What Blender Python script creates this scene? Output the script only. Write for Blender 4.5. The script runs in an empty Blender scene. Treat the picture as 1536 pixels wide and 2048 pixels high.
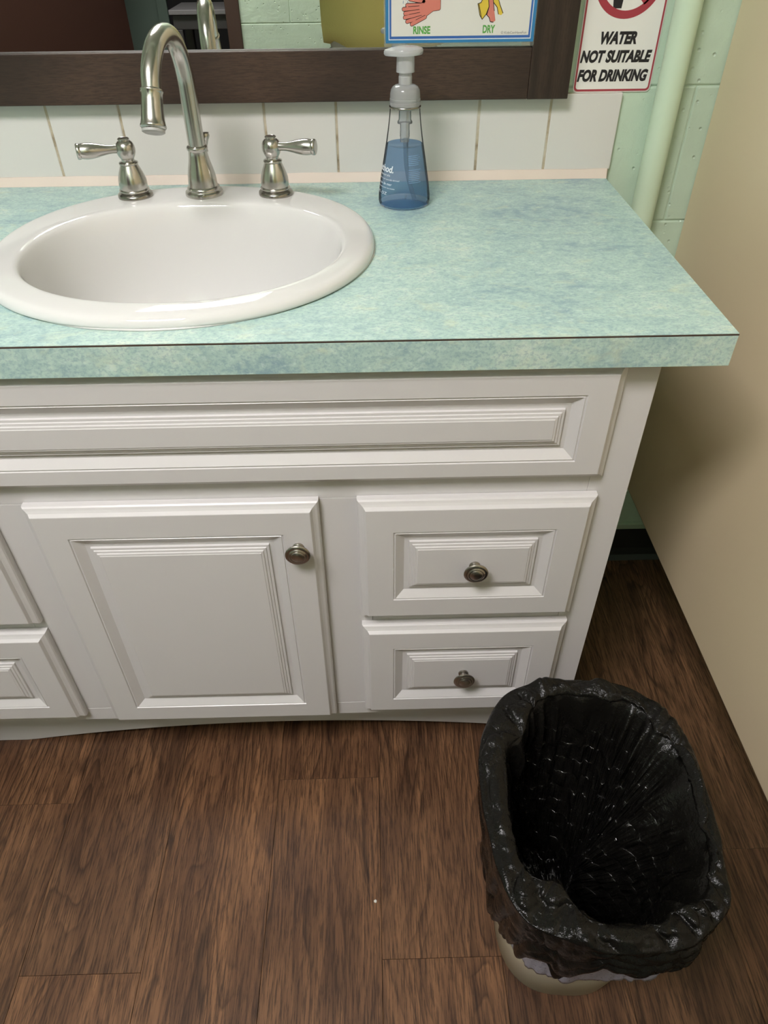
import bpy, bmesh, math, random
from math import sin, cos, pi, tau, radians
from mathutils import Vector, Matrix, noise

C = bpy.context.scene.collection
S = bpy.context.scene
# World units are metres.  x runs along the counter, y into the back wall, z = 0 is the counter top.
FLOOR = -0.87
CEIL = 1.75

# ------------------------------------------------------------------ camera
cam_data = bpy.data.cameras.new('camera')
cam = bpy.data.objects.new('camera', cam_data)
C.objects.link(cam)
S.camera = cam
_r = Vector((0.9997076, -0.02286077, -0.00787984))
_u = Vector((0.02093753, 0.65535257, 0.75503287))
_f = Vector((0.01209656, 0.75497708, -0.6556396))
M = Matrix.Identity(4)
for i in range(3):
    M[i][0], M[i][1], M[i][2] = _r[i], _u[i], -_f[i]
M[0][3], M[1][3], M[2][3] = 0.4854965, -1.2181498, 0.3483226
cam.matrix_world = M
cam_data.sensor_fit = 'AUTO'
cam_data.sensor_width = 36.0
cam_data.lens = 1419.852 / 2048.0 * 36.0
cam_data.clip_start = 0.01

# ------------------------------------------------------------------ world, exposure
W = bpy.data.worlds.new('world')
S.world = W
W.use_nodes = True
W.node_tree.nodes['Background'].inputs[0].default_value = (0.9, 1.0, 0.9, 1)
W.node_tree.nodes['Background'].inputs[1].default_value = 0.02
S.view_settings.view_transform = 'Standard'
S.view_settings.look = 'None'
S.view_settings.gamma = 1.0
S.view_settings.use_curve_mapping = False
S.view_settings.exposure = 1.22
LAMP_X, LAMP_Y = -0.20, -1.62           # ceiling fixture centre
LAMP_POWER = 19.5                      # emission strength of its diffuser


# ------------------------------------------------------------------ materials
def new_mat(name):
    m = bpy.data.materials.new(name)
    m.use_nodes = True
    nt = m.node_tree
    b = nt.nodes['Principled BSDF']
    return m, nt, b


def plain(name, col, rough=0.5, metal=0.0, spec=0.5, bump=0.0, bump_scale=60.0, coat=0.0):
    m, nt, b = new_mat(name)
    b.inputs['Base Color'].default_value = (*col, 1)
    b.inputs['Roughness'].default_value = rough
    b.inputs['Metallic'].default_value = metal
    b.inputs['Specular IOR Level'].default_value = spec
    b.inputs['Coat Weight'].default_value = coat
    if bump:
        tc = nt.nodes.new('ShaderNodeTexCoord')
        n = nt.nodes.new('ShaderNodeTexNoise')
        n.inputs['Scale'].default_value = bump_scale
        n.inputs['Detail'].default_value = 4
        bp = nt.nodes.new('ShaderNodeBump')
        bp.inputs['Strength'].default_value = bump
        bp.inputs['Distance'].default_value = 0.003
        nt.links.new(tc.outputs['Object'], n.inputs['Vector'])
        nt.links.new(n.outputs['Fac'], bp.inputs['Height'])
        nt.links.new(bp.outputs['Normal'], b.inputs['Normal'])
    return m


def ramp(nt, stops):
    r = nt.nodes.new('ShaderNodeValToRGB')
    e = r.color_ramp.elements
    while len(e) < len(stops):
        e.new(0.5)
    for k, (p, c) in enumerate(stops):
        e[k].position = p
        e[k].color = (*c, 1) if len(c) == 3 else c
    return r


def mixrgb(nt, fac, a, b, mode='MIX'):
    n = nt.nodes.new('ShaderNodeMix')
    n.data_type = 'RGBA'
    n.blend_type = mode
    for sock, v in ((n.inputs[0], fac), (n.inputs[6], a), (n.inputs[7], b)):
        if hasattr(v, 'links'):
            nt.links.new(v, sock)
        elif isinstance(v, (int, float)):
            sock.default_value = v
        else:
            sock.default_value = (*v, 1)
    return n.outputs[2]


def mapped(nt, scale, coord='Object', rnd=0.0):
    tc = nt.nodes.new('ShaderNodeTexCoord')
    mp = nt.nodes.new('ShaderNodeMapping')
    mp.inputs['Scale'].default_value = scale
    nt.links.new(tc.outputs[coord], mp.inputs['Vector'])
    if rnd:
        oi = nt.nodes.new('ShaderNodeObjectInfo')
        ml = nt.nodes.new('ShaderNodeVectorMath')
        ml.operation = 'SCALE'
        ml.inputs[0].default_value = (rnd, rnd * 1.7, rnd * 0.6)
        nt.links.new(oi.outputs['Random'], ml.inputs['Scale'])
        nt.links.new(ml.outputs[0], mp.inputs['Location'])
    return mp.outputs[0]


def tex_noise(nt, vec, scale, detail=4, rough=0.55, dist=0.0):
    n = nt.nodes.new('ShaderNodeTexNoise')
    n.inputs['Scale'].default_value = scale
    n.inputs['Detail'].default_value = detail
    n.inputs['Roughness'].default_value = rough
    n.inputs['Distortion'].default_value = dist
    nt.links.new(vec, n.inputs['Vector'])
    return n.outputs['Fac']


def add_bump(nt, b, height, strength, dist=0.002):
    bp = nt.nodes.new('ShaderNodeBump')
    bp.inputs['Strength'].default_value = strength
    bp.inputs['Distance'].default_value = dist
    nt.links.new(height, bp.inputs['Height'])
    nt.links.new(bp.outputs['Normal'], b.inputs['Normal'])


def mat_laminate():
    m, nt, b = new_mat('teal_laminate')
    v = mapped(nt, (1, 1.45, 1.25))
    big = tex_noise(nt, v, 9, 5, 0.62, 0.3)
    mid = tex_noise(nt, v, 62, 6, 0.75, 0.3)
    fine = tex_noise(nt, v, 210, 4, 0.72, 0.2)
    v2 = mapped(nt, (1.1, 1.9, 1.5))
    yel = tex_noise(nt, v2, 26, 4, 0.6, 0.5)
    lt = tex_noise(nt, v2, 95, 4, 0.65, 0.4)
    base = ramp(nt, [(0.38, (0.27, 0.40, 0.45)), (0.47, (0.40, 0.56, 0.525)), (0.545, (0.47, 0.64, 0.575)), (0.65, (0.62, 0.735, 0.645))])
    mm = nt.nodes.new('ShaderNodeMath')
    mm.operation = 'MULTIPLY_ADD'
    mm.inputs[1].default_value = 0.52
    nt.links.new(big, mm.inputs[0])
    m2 = nt.nodes.new('ShaderNodeMath')
    m2.operation = 'MULTIPLY'
    m2.inputs[1].default_value = 0.50
    nt.links.new(mid, m2.inputs[0])
    nt.links.new(m2.outputs[0], mm.inputs[2])
    nt.links.new(mm.outputs[0], base.inputs[0])
    rf = ramp(nt, [(0.41, (1, 1, 1)), (0.52, (0, 0, 0))])
    nt.links.new(fine, rf.inputs[0])
    fx = nt.nodes.new('ShaderNodeMath')
    fx.operation = 'MULTIPLY'
    fx.inputs[1].default_value = 0.52
    nt.links.new(rf.outputs[0], fx.inputs[0])
    c = mixrgb(nt, fx.outputs[0], base.outputs[0], (0.25, 0.385, 0.44))
    ry = ramp(nt, [(0.56, (0, 0, 0)), (0.76, (0.45, 0.45, 0.45))])
    nt.links.new(yel, ry.inputs[0])
    c = mixrgb(nt, ry.outputs[0], c, (0.66, 0.71, 0.50))
    rl = ramp(nt, [(0.56, (0, 0, 0)), (0.70, (0.6, 0.6, 0.6))])
    nt.links.new(lt, rl.inputs[0])
    c = mixrgb(nt, rl.outputs[0], c, (0.62, 0.77, 0.70))
    nt.links.new(c, b.inputs['Base Color'])
    b.inputs['Roughness'].default_value = 0.42
    b.inputs['Specular IOR Level'].default_value = 0.4
    return m


def mat_wood(name, scale, dark, mid, light, rough=0.45, figure=1.0, spec=0.4, bump=0.15, rnd=7.0):
    """long grain along local y of the mapping scale given"""
    m, nt, b = new_mat(name)
    v = mapped(nt, scale, rnd=rnd)
    wob = tex_noise(nt, v, 1.6, 3, 0.5)
    w = nt.nodes.new('ShaderNodeTexWave')
    w.wave_type = 'BANDS'
    w.bands_direction = 'X'
    w.inputs['Scale'].default_value = 0.85
    w.inputs['Distortion'].default_value = 9.0 * figure
    w.inputs['Detail'].default_value = 3.0
    w.inputs['Detail Scale'].default_value = 0.9
    w.inputs['Detail Roughness'].default_value = 0.55
    nt.links.new(v, w.inputs['Vector'])
    v2 = mapped(nt, (scale[0] * 9, scale[1] * 4, scale[2] * 9), rnd=rnd)
    fib = tex_noise(nt, v2, 4.5, 5, 0.72, 0.1)
    v3 = mapped(nt, (scale[0] * 1.6, scale[1] * 1.2, scale[2] * 1.6), rnd=rnd)
    blot = tex_noise(nt, v3, 1.1, 4, 0.55, 0.4)
    r1 = ramp(nt, [(0.0, dark), (0.32, mid), (0.75, light), (1.0, mid)])
    add = nt.nodes.new('ShaderNodeMath')
    add.operation = 'MULTIPLY_ADD'
    add.inputs[1].default_value = 0.42
    nt.links.new(w.outputs['Fac'], add.inputs[0])
    a2 = nt.nodes.new('ShaderNodeMath')
    a2.operation = 'MULTIPLY'
    a2.inputs[1].default_value = 0.62
    nt.links.new(blot, a2.inputs[0])
    nt.links.new(a2.outputs[0], add.inputs[2])
    nt.links.new(add.outputs[0], r1.inputs[0])
    rf = ramp(nt, [(0.36, (1, 1, 1)), (0.56, (0, 0, 0))])
    nt.links.new(fib, rf.inputs[0])
    fm = nt.nodes.new('ShaderNodeMath')
    fm.operation = 'MULTIPLY'
    fm.inputs[1].default_value = 0.62
    nt.links.new(rf.outputs[0], fm.inputs[0])
    c = mixrgb(nt, fm.outputs[0], r1.outputs[0], dark)
    oi = nt.nodes.new('ShaderNodeObjectInfo')
    rr = ramp(nt, [(0.0, (0.86, 0.86, 0.86)), (1.0, (1.1, 1.08, 1.05))])
    nt.links.new(oi.outputs['Random'], rr.inputs[0])
    c = mixrgb(nt, 1.0, c, rr.outputs[0], 'MULTIPLY')
    nt.links.new(c, b.inputs['Base Color'])
    b.inputs['Roughness'].default_value = rough
    b.inputs['Specular IOR Level'].default_value = spec
    if bump:
        add_bump(nt, b, fib, bump, 0.001)
    return m


def mat_block(name, col):
    m, nt, b = new_mat(name)
    v = mapped(nt, (1, 1, 1), rnd=3.0)
    n1 = tex_noise(nt, v, 45, 5, 0.6)
    n2 = tex_noise(nt, v, 9, 3, 0.5)
    vo = nt.nodes.new('ShaderNodeTexVoronoi')
    vo.inputs['Scale'].default_value = 55
    nt.links.new(v, vo.inputs['Vector'])
    pit = ramp(nt, [(0.04, (0, 0, 0)), (0.16, (1, 1, 1))])
    nt.links.new(vo.outputs['Distance'], pit.inputs[0])
    h = mixrgb(nt, 0.45, n1, pit.outputs[0])
    rc = ramp(nt, [(0.3, tuple(x * 0.93 for x in col)), (0.7, tuple(min(1, x * 1.05) for x in col))])
    nt.links.new(n2, rc.inputs[0])
    nt.links.new(rc.outputs[0], b.inputs['Base Color'])
    b.inputs['Roughness'].default_value = 0.42
    add_bump(nt, b, h, 0.85, 0.004)
    return m


def mat_metal(name, col, rough, brushed=0.0):
    m, nt, b = new_mat(name)
    b.inputs['Metallic'].default_value = 1.0
    b.inputs['Base Color'].default_value = (*col, 1)
    b.inputs['Roughness'].default_value = rough
    if brushed:
        v = mapped(nt, (60, 60, 900))
        n = tex_noise(nt, v, 3, 3, 0.6)
        r = ramp(nt, [(0.3, (rough * 0.8,) * 3), (0.7, (rough * 1.3,) * 3)])
        nt.links.new(n, r.inputs[0])
        nt.links.new(r.outputs[0], b.inputs['Roughness'])
    return m


def mat_bag(name, col, rough, fleck=0.6, emboss=True, spec=0.5, dist=0.004):
    m, nt, b = new_mat(name)
    b.inputs['Base Color'].default_value = (*col, 1)
    b.inputs['Specular IOR Level'].default_value = spec
    v = mapped(nt, (1, 1, 1))
    n1 = tex_noise(nt, v, 42, 5, 0.65, 0.6)
    n2 = tex_noise(nt, v, 190, 3, 0.6, 0.4)
    h = mixrgb(nt, 0.35, n1, n2)
    if emboss:
        uvn = nt.nodes.new('ShaderNodeUVMap')
        sx = nt.nodes.new('ShaderNodeSeparateXYZ')
        nt.links.new(uvn.outputs[0], sx.inputs[0])

        def mth(op, a, c):
            q_ = nt.nodes.new('ShaderNodeMath')
            q_.operation = op
            for k_, w_ in enumerate((a, c)):
                if hasattr(w_, 'links'):
                    nt.links.new(w_, q_.inputs[k_])
                else:
                    q_.inputs[k_].default_value = w_
            return q_.outputs[0]
        rowf = mth('DIVIDE', sx.outputs[1], 0.026)
        row = mth('FLOOR', rowf, 0.0)
        win = mth('POWER', mth('SINE', mth('MULTIPLY', mth('FRACT', rowf, 0.0), pi), 0.0), 0.6)
        cx_ = nt.nodes.new('ShaderNodeCombineXYZ')
        nt.links.new(mth('MULTIPLY', sx.outputs[0], 105.0), cx_.inputs[0])
        nt.links.new(mth('MULTIPLY', row, 7.31), cx_.inputs[1])
        nt.links.new(mth('MULTIPLY', sx.outputs[1], 6.0), cx_.inputs[2])
        st = tex_noise(nt, cx_.outputs[0], 1.0, 2, 0.5)
        dash = mth('MULTIPLY', mth('SUBTRACT', st, 0.5), win)
        inside = ramp(nt, [(0.32, (1, 1, 1)), (0.37, (0, 0, 0))])
        nt.links.new(sx.outputs[1], inside.inputs[0])
        dash = mth('MULTIPLY', mth('MULTIPLY', dash, 6.0), inside.outputs[0])
        h = mth('ADD', dash, mth('MULTIPLY', h, 0.55))
        nt.links.new(mth('ADD', mth('MULTIPLY', inside.outputs[0], 1.0), spec), b.inputs['Specular IOR Level'])
    rr = ramp(nt, [(0.35, (rough * 0.75,) * 3), (0.65, (rough * 1.35,) * 3)])
    nt.links.new(n2, rr.inputs[0])
    nt.links.new(rr.outputs[0], b.inputs['Roughness'])
    add_bump(nt, b, h, fleck, dist)
    return m


def mat_floor():
    """printed walnut: fine dark pores along y, cathedral growth lines, reddish and greyish patches"""
    m, nt, b = new_mat('walnut_vinyl')

    def mth(op, a, c, d=None):
        n = nt.nodes.new('ShaderNodeMath')
        n.operation = op
        for k, v in enumerate((a, c, d)):
            if v is None:
                continue
            if hasattr(v, 'links'):
                nt.links.new(v, n.inputs[k])
            else:
                n.inputs[k].default_value = v
        return n.outputs[0]
    warp = tex_noise(nt, mapped(nt, (6, 1.25, 1), rnd=9.0), 1.0, 2, 0.5, 0.4)
    warp2 = tex_noise(nt, mapped(nt, (22, 5, 1), rnd=5.0), 1.0, 3, 0.55)
    tc = nt.nodes.new('ShaderNodeTexCoord')
    sx = nt.nodes.new('ShaderNodeSeparateXYZ')
    nt.links.new(tc.outputs['Object'], sx.inputs[0])
    g = mth('MULTIPLY_ADD', warp, 0.33, sx.outputs[0])
    g = mth('MULTIPLY_ADD', warp2, 0.020, g)
    g = mth('MULTIPLY', g, 62.0)
    saw = mth('FRACT', g, 0.0)
    lines = ramp(nt, [(0.0, (1, 1, 1)), (0.10, (0.65, 0.65, 0.65)), (0.45, (0.12, 0.12, 0.12)), (0.9, (0.0, 0.0, 0.0)), (1.0, (1, 1, 1))])
    nt.links.new(saw, lines.inputs[0])
    lmask = tex_noise(nt, mapped(nt, (16, 2.5, 1), rnd=4.0), 1.0, 2, 0.5)
    lm = ramp(nt, [(0.38, (0.12, 0.12, 0.12)), (0.62, (0.85, 0.85, 0.85))])
    nt.links.new(lmask, lm.inputs[0])
    lf = mth('MULTIPLY', lines.outputs[0], lm.outputs[0])
    pores = tex_noise(nt, mapped(nt, (400, 22, 1), rnd=6.0), 1.0, 4, 0.7, 0.15)
    pr = ramp(nt, [(0.40, (1, 1, 1)), (0.53, (0, 0, 0))])
    nt.links.new(pores, pr.inputs[0])
    fib = tex_noise(nt, mapped(nt, (170, 5, 1), rnd=8.0), 1.0, 4, 0.65, 0.1)
    tone = tex_noise(nt, mapped(nt, (17, 2.6, 1), rnd=7.0), 1.0, 4, 0.62, 0.9)
    base = ramp(nt, [(0.30, (0.050, 0.024, 0.013)), (0.45, (0.128, 0.062, 0.031)), (0.58, (0.205, 0.104, 0.051)), (0.74, (0.31, 0.152, 0.071))])
    nt.links.new(mth('MULTIPLY_ADD', fib, 0.34, mth('MULTIPLY', tone, 0.68)), base.inputs[0])
    c = mixrgb(nt, mth('MULTIPLY', lf, 0.92), base.outputs[0], (0.026, 0.0115, 0.006))
    c = mixrgb(nt, mth('MULTIPLY', pr.outputs[0], 0.74), c, (0.030, 0.0135, 0.0068))
    knot = tex_noise(nt, mapped(nt, (24, 5.5, 1), rnd=3.0), 1.0, 3, 0.6, 0.8)
    kr = ramp(nt, [(0.60, (0, 0, 0)), (0.72, (0.85, 0.85, 0.85))])
    nt.links.new(knot, kr.inputs[0])
    c = mixrgb(nt, kr.outputs[0], c, (0.020, 0.010, 0.006))
    oi = nt.nodes.new('ShaderNodeObjectInfo')
    rr = ramp(nt, [(0.0, (0.86, 0.87, 0.88)), (1.0, (1.08, 1.06, 1.02))])
    nt.links.new(oi.outputs['Random'], rr.inputs[0])
    c = mixrgb(nt, 1.0, c, rr.outputs[0], 'MULTIPLY')
    nt.links.new(c, b.inputs['Base Color'])
    b.inputs['Roughness'].default_value = 0.40
    b.inputs['Specular IOR Level'].default_value = 0.38
    add_bump(nt, b, pores, 0.22, 0.0012)
    return m


MT = {}
MT['laminate'] = mat_laminate()
MT['cab'] = plain('white_cabinet_paint', (0.635, 0.62, 0.615), 0.30, spec=0.45, bump=0.03, bump_scale=25)
MT['cab_dark'] = plain('cabinet_inside', (0.55, 0.54, 0.51), 0.5)
MT['seam'] = plain('laminate_seam', (0.055, 0.035, 0.025), 0.6)
MT['porcelain'] = plain('porcelain', (0.69, 0.685, 0.67), 0.045, spec=0.55)
MT['nickel'] = mat_metal('brushed_nickel', (0.54, 0.52, 0.48), 0.24)
MT['nickel_dark'] = mat_metal('aged_nickel', (0.33, 0.31, 0.28), 0.24)
MT['knob'] = mat_metal('satin_nickel', (0.40, 0.37, 0.33), 0.30)
MT['spray_face'] = plain('spray_plastic', (0.42, 0.42, 0.40), 0.4)
MT['tile'] = plain('white_tile', (0.66, 0.645, 0.61), 0.22, spec=0.4, bump=0.015, bump_scale=12)


def mat_grout():
    m, nt, b = new_mat('stained_grout')
    v = mapped(nt, (1, 1, 1))
    n = tex_noise(nt, v, 22, 5, 0.6)
    r = ramp(nt, [(0.33, (0.17, 0.13, 0.085)), (0.45, (0.42, 0.355, 0.25)), (0.62, (0.56, 0.51, 0.41))])
    nt.links.new(n, r.inputs[0])
    nt.links.new(r.outputs[0], b.inputs['Base Color'])
    b.inputs['Roughness'].default_value = 0.8
    return m


MT['grout'] = mat_grout()
MT['caulk'] = plain('cream_caulk', (0.70, 0.60, 0.52), 0.5, bump=0.2, bump_scale=30)
MT['green_block'] = mat_block('green_painted_block', (0.52, 0.645, 0.51))
MT['green_plain'] = plain('green_wall_paint', (0.52, 0.645, 0.51), 0.5, bump=0.2)
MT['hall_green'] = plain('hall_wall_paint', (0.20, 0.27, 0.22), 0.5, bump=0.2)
MT['pipe'] = plain('green_pipe_paint', (0.60, 0.73, 0.55), 0.35)
MT['partition'] = plain('partition_enamel', (0.74, 0.62, 0.42), 0.36, spec=0.4, bump=0.03, bump_scale=200)
MT['partition_edge'] = plain('partition_edge', (0.20, 0.16, 0.10), 0.5)
MT['ceiling'] = plain('ceiling_white', (0.72, 0.71, 0.66), 0.8)
MT['cove'] = plain('dark_vinyl_base', (0.018, 0.016, 0.014), 0.4)
MT['cove_top'] = plain('painted_ledge', (0.42, 0.50, 0.38), 0.5)
MT['floor_plank'] = mat_floor()
MT['underfloor'] = plain('plank_joint', (0.012, 0.008, 0.005), 0.8)
MT['frame_h'] = mat_wood('dark_frame_rail', (1.4, 12.0, 16.0), (0.014, 0.008, 0.0055), (0.036, 0.021, 0.0145), (0.062, 0.037, 0.025), rough=0.5, figure=0.45, bump=0.25, rnd=3.0)
MT['frame_v'] = mat_wood('dark_frame_stile', (16.0, 12.0, 1.4), (0.014, 0.008, 0.0055), (0.030, 0.018, 0.0125), (0.048, 0.029, 0.020), rough=0.5, figure=0.35, bump=0.25, rnd=3.0)
MT['mirror'] = mat_metal('mirror_silver', (0.86, 0.88, 0.86), 0.0)
MT['bin'] = plain('cream_bin_plastic', (0.60, 0.55, 0.42), 0.4)
MT['bag'] = mat_bag('black_bag_film', (0.0065, 0.006, 0.005), 0.21, 0.9, spec=0.24, dist=0.006)
MT['bag_pale'] = mat_bag('lavender_bag_film', (0.34, 0.34, 0.42), 0.33, 0.5, emboss=False)
MT['door'] = plain('reddish_brown_door', (0.055, 0.026, 0.018), 0.45, bump=0.1)
MT['jamb'] = plain('dark_brown_jamb', (0.060, 0.032, 0.023), 0.45)
MT['black'] = plain('void_and_phone_black', (0.012, 0.012, 0.012), 0.6)  # phone body, and the hallway darkness painted as a black panel
MT['table'] = plain('dark_table', (0.05, 0.047, 0.045), 0.4)
MT['table_top'] = plain('grey_table_edge', (0.20, 0.195, 0.19), 0.3)
MT['paper'] = plain('white_paper', (0.70, 0.69, 0.64), 0.30, spec=0.45)
MT['sign_white'] = plain('white_sign', (0.78, 0.77, 0.73), 0.25, spec=0.5)
MT['sign_edge'] = plain('sign_edge', (0.60, 0.58, 0.53), 0.3)
MT['sign_red'] = plain('sign_red', (0.36, 0.040, 0.060), 0.3)
MT['ink'] = plain('black_ink', (0.012, 0.012, 0.016), 0.35)
MT['blue_outer'] = plain('print_blue', (0.035, 0.20, 0.42), 0.3)
MT['blue_inner'] = plain('print_deep_blue', (0.045, 0.13, 0.40), 0.3)
MT['print_white'] = plain('print_white', (0.68, 0.74, 0.78), 0.3)
MT['print_green'] = plain('print_green', (0.10, 0.36, 0.07), 0.3)
MT['print_pink'] = plain('print_pink', (0.62, 0.20, 0.155), 0.3)
MT['print_yellow'] = plain('print_yellow', (0.68, 0.50, 0.06), 0.3)
MT['print_line'] = plain('print_outline', (0.035, 0.018, 0.02), 0.4)
MT['print_grey'] = plain('print_grey', (0.24, 0.24, 0.24), 0.4)
MT['print_drop'] = plain('print_drop', (0.22, 0.34, 0.46), 0.3)
MT['label_white'] = plain('label_white', (0.72, 0.76, 0.80), 0.4)
MT['label_faint'] = plain('label_faint', (0.20, 0.33, 0.52), 0.4)
MT['yellow_knit'] = plain('yellow_sweatshirt', (0.72, 0.64, 0.24), 0.85, bump=0.3, bump_scale=150)
MT['trousers'] = plain('charcoal_trousers', (0.045, 0.047, 0.045), 0.85)
MT['undershirt'] = plain('pale_undershirt', (0.55, 0.54, 0.50), 0.8)
MT['skin'] = plain('skin', (0.48, 0.27, 0.19), 0.5)
MT['hair'] = plain('brown_hair', (0.04, 0.022, 0.014), 0.5)
MT['shoe'] = plain('dark_shoe', (0.03, 0.03, 0.03), 0.5)
MT['lamp_frame'] = plain('lamp_frame', (0.7, 0.7, 0.68), 0.5)
MT['crumb'] = plain('white_crumb', (0.7, 0.68, 0.62), 0.7)


def mat_emit(name, col, strength):
    m, nt, b = new_mat(name)
    b.inputs['Base Color'].default_value = (0.8, 0.8, 0.8, 1)
    b.inputs['Emission Color'].default_value = (*col, 1)
    b.inputs['Emission Strength'].default_value = strength
    return m


MT['diffuser'] = mat_emit('lamp_diffuser', (1.0, 0.95, 0.965), LAMP_POWER)


def mat_clear(name, tint, glossy_rough=0.05, ior=1.35, milky=0.0, milk=(0.8, 0.8, 0.8)):
    """thin clear plastic: tinted see-through film with a fresnel gloss, optionally milky"""
    m = bpy.data.materials.new(name)
    m.use_nodes = True
    nt = m.node_tree
    nt.nodes.clear()
    out = nt.nodes.new('ShaderNodeOutputMaterial')
    tr = nt.nodes.new('ShaderNodeBsdfTransparent')
    tr.inputs[0].default_value = (*tint, 1)
    gl = nt.nodes.new('ShaderNodeBsdfGlossy')
    gl.inputs['Roughness'].default_value = glossy_rough
    gl.inputs['Color'].default_value = (0.9, 0.9, 0.9, 1)
    fr = nt.nodes.new('ShaderNodeFresnel')
    fr.inputs['IOR'].default_value = ior
    mx = nt.nodes.new('ShaderNodeMixShader')
    base = tr.outputs[0]
    if milky:
        df = nt.nodes.new('ShaderNodeBsdfDiffuse')
        df.inputs[0].default_value = (*milk, 1)
        tl = nt.nodes.new('ShaderNodeBsdfTranslucent')
        tl.inputs[0].default_value = (*milk, 1)
        mh = nt.nodes.new('ShaderNodeMixShader')
        mh.inputs[0].default_value = 0.4
        nt.links.new(df.outputs[0], mh.inputs[1])
        nt.links.new(tl.outputs[0], mh.inputs[2])
        mk = nt.nodes.new('ShaderNodeMixShader')
        mk.inputs[0].default_value = milky
        nt.links.new(tr.outputs[0], mk.inputs[1])
        nt.links.new(mh.outputs[0], mk.inputs[2])
        base = mk.outputs[0]
    nt.links.new(fr.outputs[0], mx.inputs[0])
    nt.links.new(base, mx.inputs[1])
    nt.links.new(gl.outputs[0], mx.inputs[2])
    nt.links.new(mx.outputs[0], out.inputs[0])
    return m


MT['clear'] = mat_clear('clear_plastic', (0.975, 0.98, 0.98), 0.04, 1.06, 0.04, (0.6, 0.62, 0.62))
MT['liquid'] = mat_clear('blue_soap', (0.62, 0.75, 0.89), 0.06, 1.06, 0.22, (0.15, 0.29, 0.49))
MT['cap'] = mat_clear('frosted_cap', (0.9, 0.92, 0.92), 0.1, 1.4, 0.45, (0.80, 0.81, 0.81))
MT['pump'] = mat_clear('milky_pump', (0.95, 0.96, 0.96), 0.12, 1.35, 0.62, (0.82, 0.83, 0.84))
MT['tube'] = mat_clear('dip_tube', (0.90, 0.92, 0.93), 0.1, 1.2, 0.30, (0.55, 0.60, 0.64))
MT['laminate_film'] = mat_clear('laminating_film', (0.93, 0.95, 0.94), 0.08, 1.25, 0.15, (0.7, 0.74, 0.72))


# ------------------------------------------------------------------ builders
def link(name, me, mat=None, parent=None, smooth=False, loc=None):
    o = bpy.data.objects.new(name, me)
    C.objects.link(o)
    if mat is not None and not me.materials:
        me.materials.append(mat)
    if parent is not None:
        o.parent = parent
    if loc is not None:
        o.location = loc
    if smooth:
        for p in me.polygons:
            p.use_smooth = True
    return o


def obj(name, bm, mat, parent=None, smooth=False, loc=None, angle=None):
    bmesh.ops.recalc_face_normals(bm, faces=bm.faces[:])
    me = bpy.data.meshes.new(name)
    bm.to_mesh(me)
    bm.free()
    o = link(name, me, mat, parent, smooth, loc)
    if angle is not None:
        me.set_sharp_from_angle(angle=radians(angle))
    return o


def empty(name, loc=(0, 0, 0), rot=0.0):
    o = bpy.data.objects.new(name, None)
    C.objects.link(o)
    o.location = loc
    o.rotation_euler = (0, 0, rot)
    return o


def tag(o, label=None, cat=None, group=None, kind=None):
    if label:
        o['label'] = label
    if cat:
        o['category'] = cat
    if group:
        o['group'] = group
    if kind:
        o['kind'] = kind
    return o


def add_box(bm, x0, x1, y0, y1, z0, z1, bevel=0.0, seg=2):
    vs = [bm.verts.new((x, y, z)) for x in (x0, x1) for y in (y0, y1) for z in (z0, z1)]
    idx = [(0, 1, 3, 2), (4, 6, 7, 5), (0, 4, 5, 1), (2, 3, 7, 6), (0, 2, 6, 4), (1, 5, 7, 3)]
    fs = [bm.faces.new([vs[i] for i in f]) for f in idx]
    if bevel:
        es = list({e for f in fs for e in f.edges})
        bmesh.ops.bevel(bm, geom=es, offset=bevel, segments=seg, profile=0.5, affect='EDGES')


def box(name, x0, x1, y0, y1, z0, z1, mat, parent=None, bevel=0.0, smooth=False):
    bm = bmesh.new()
    add_box(bm, x0, x1, y0, y1, z0, z1, bevel)
    return obj(name, bm, mat, parent)


def add_loft(bm, rings, cap0=True, cap1=True, closed=True):
    """rings: list of lists of points, equal length; returns nothing"""
    V = [[bm.verts.new(p) for p in r] for r in rings]
    n = len(V[0])
    for a, b in zip(V, V[1:]):
        for i in range(n if closed else n - 1):
            j = (i + 1) % n
            bm.faces.new((a[i], a[j], b[j], b[i]))
    if cap0:
        bm.faces.new(list(reversed(V[0])))
    if cap1:
        bm.faces.new(V[-1])
    return V


def circle_pts(c, u, v, ru, rv, n):
    return [tuple(c + u * (ru * cos(tau * i / n)) + v * (rv * sin(tau * i / n))) for i in range(n)]


def lathe_rings(profile, n=40, cx=0, cy=0, sx=1.0, sy=1.0):
    return [[(cx + r * sx * cos(tau * i / n), cy + r * sy * sin(tau * i / n), z) for i in range(n)] for r, z in profile]


def add_lathe(bm, profile, n=40, cx=0, cy=0, cap0=True, cap1=True):
    add_loft(bm, lathe_rings(profile, n, cx, cy), cap0, cap1)


def add_tube(bm, path, radii, n=24, cap=True, flat=1.0):
    path = [Vector(p) for p in path]
    if isinstance(radii, (int, float)):
        radii = [radii] * len(path)
    rings = []
    prev = None
    for i, p in enumerate(path):
        t = (path[min(i + 1, len(path) - 1)] - path[max(i - 1, 0)]).normalized()
        if prev is None:
            a = Vector((1, 0, 0)) if abs(t.x) < 0.8 else Vector((0, 0, 1))
            u = (a - t * a.dot(t)).normalized()
        else:
            u = (prev - t * prev.dot(t)).normalized()
        prev = u
        v = t.cross(u)
        rings.append(circle_pts(p, u, v, radii[i], radii[i] * flat, n))
    add_loft(bm, rings, cap, cap)


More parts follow.
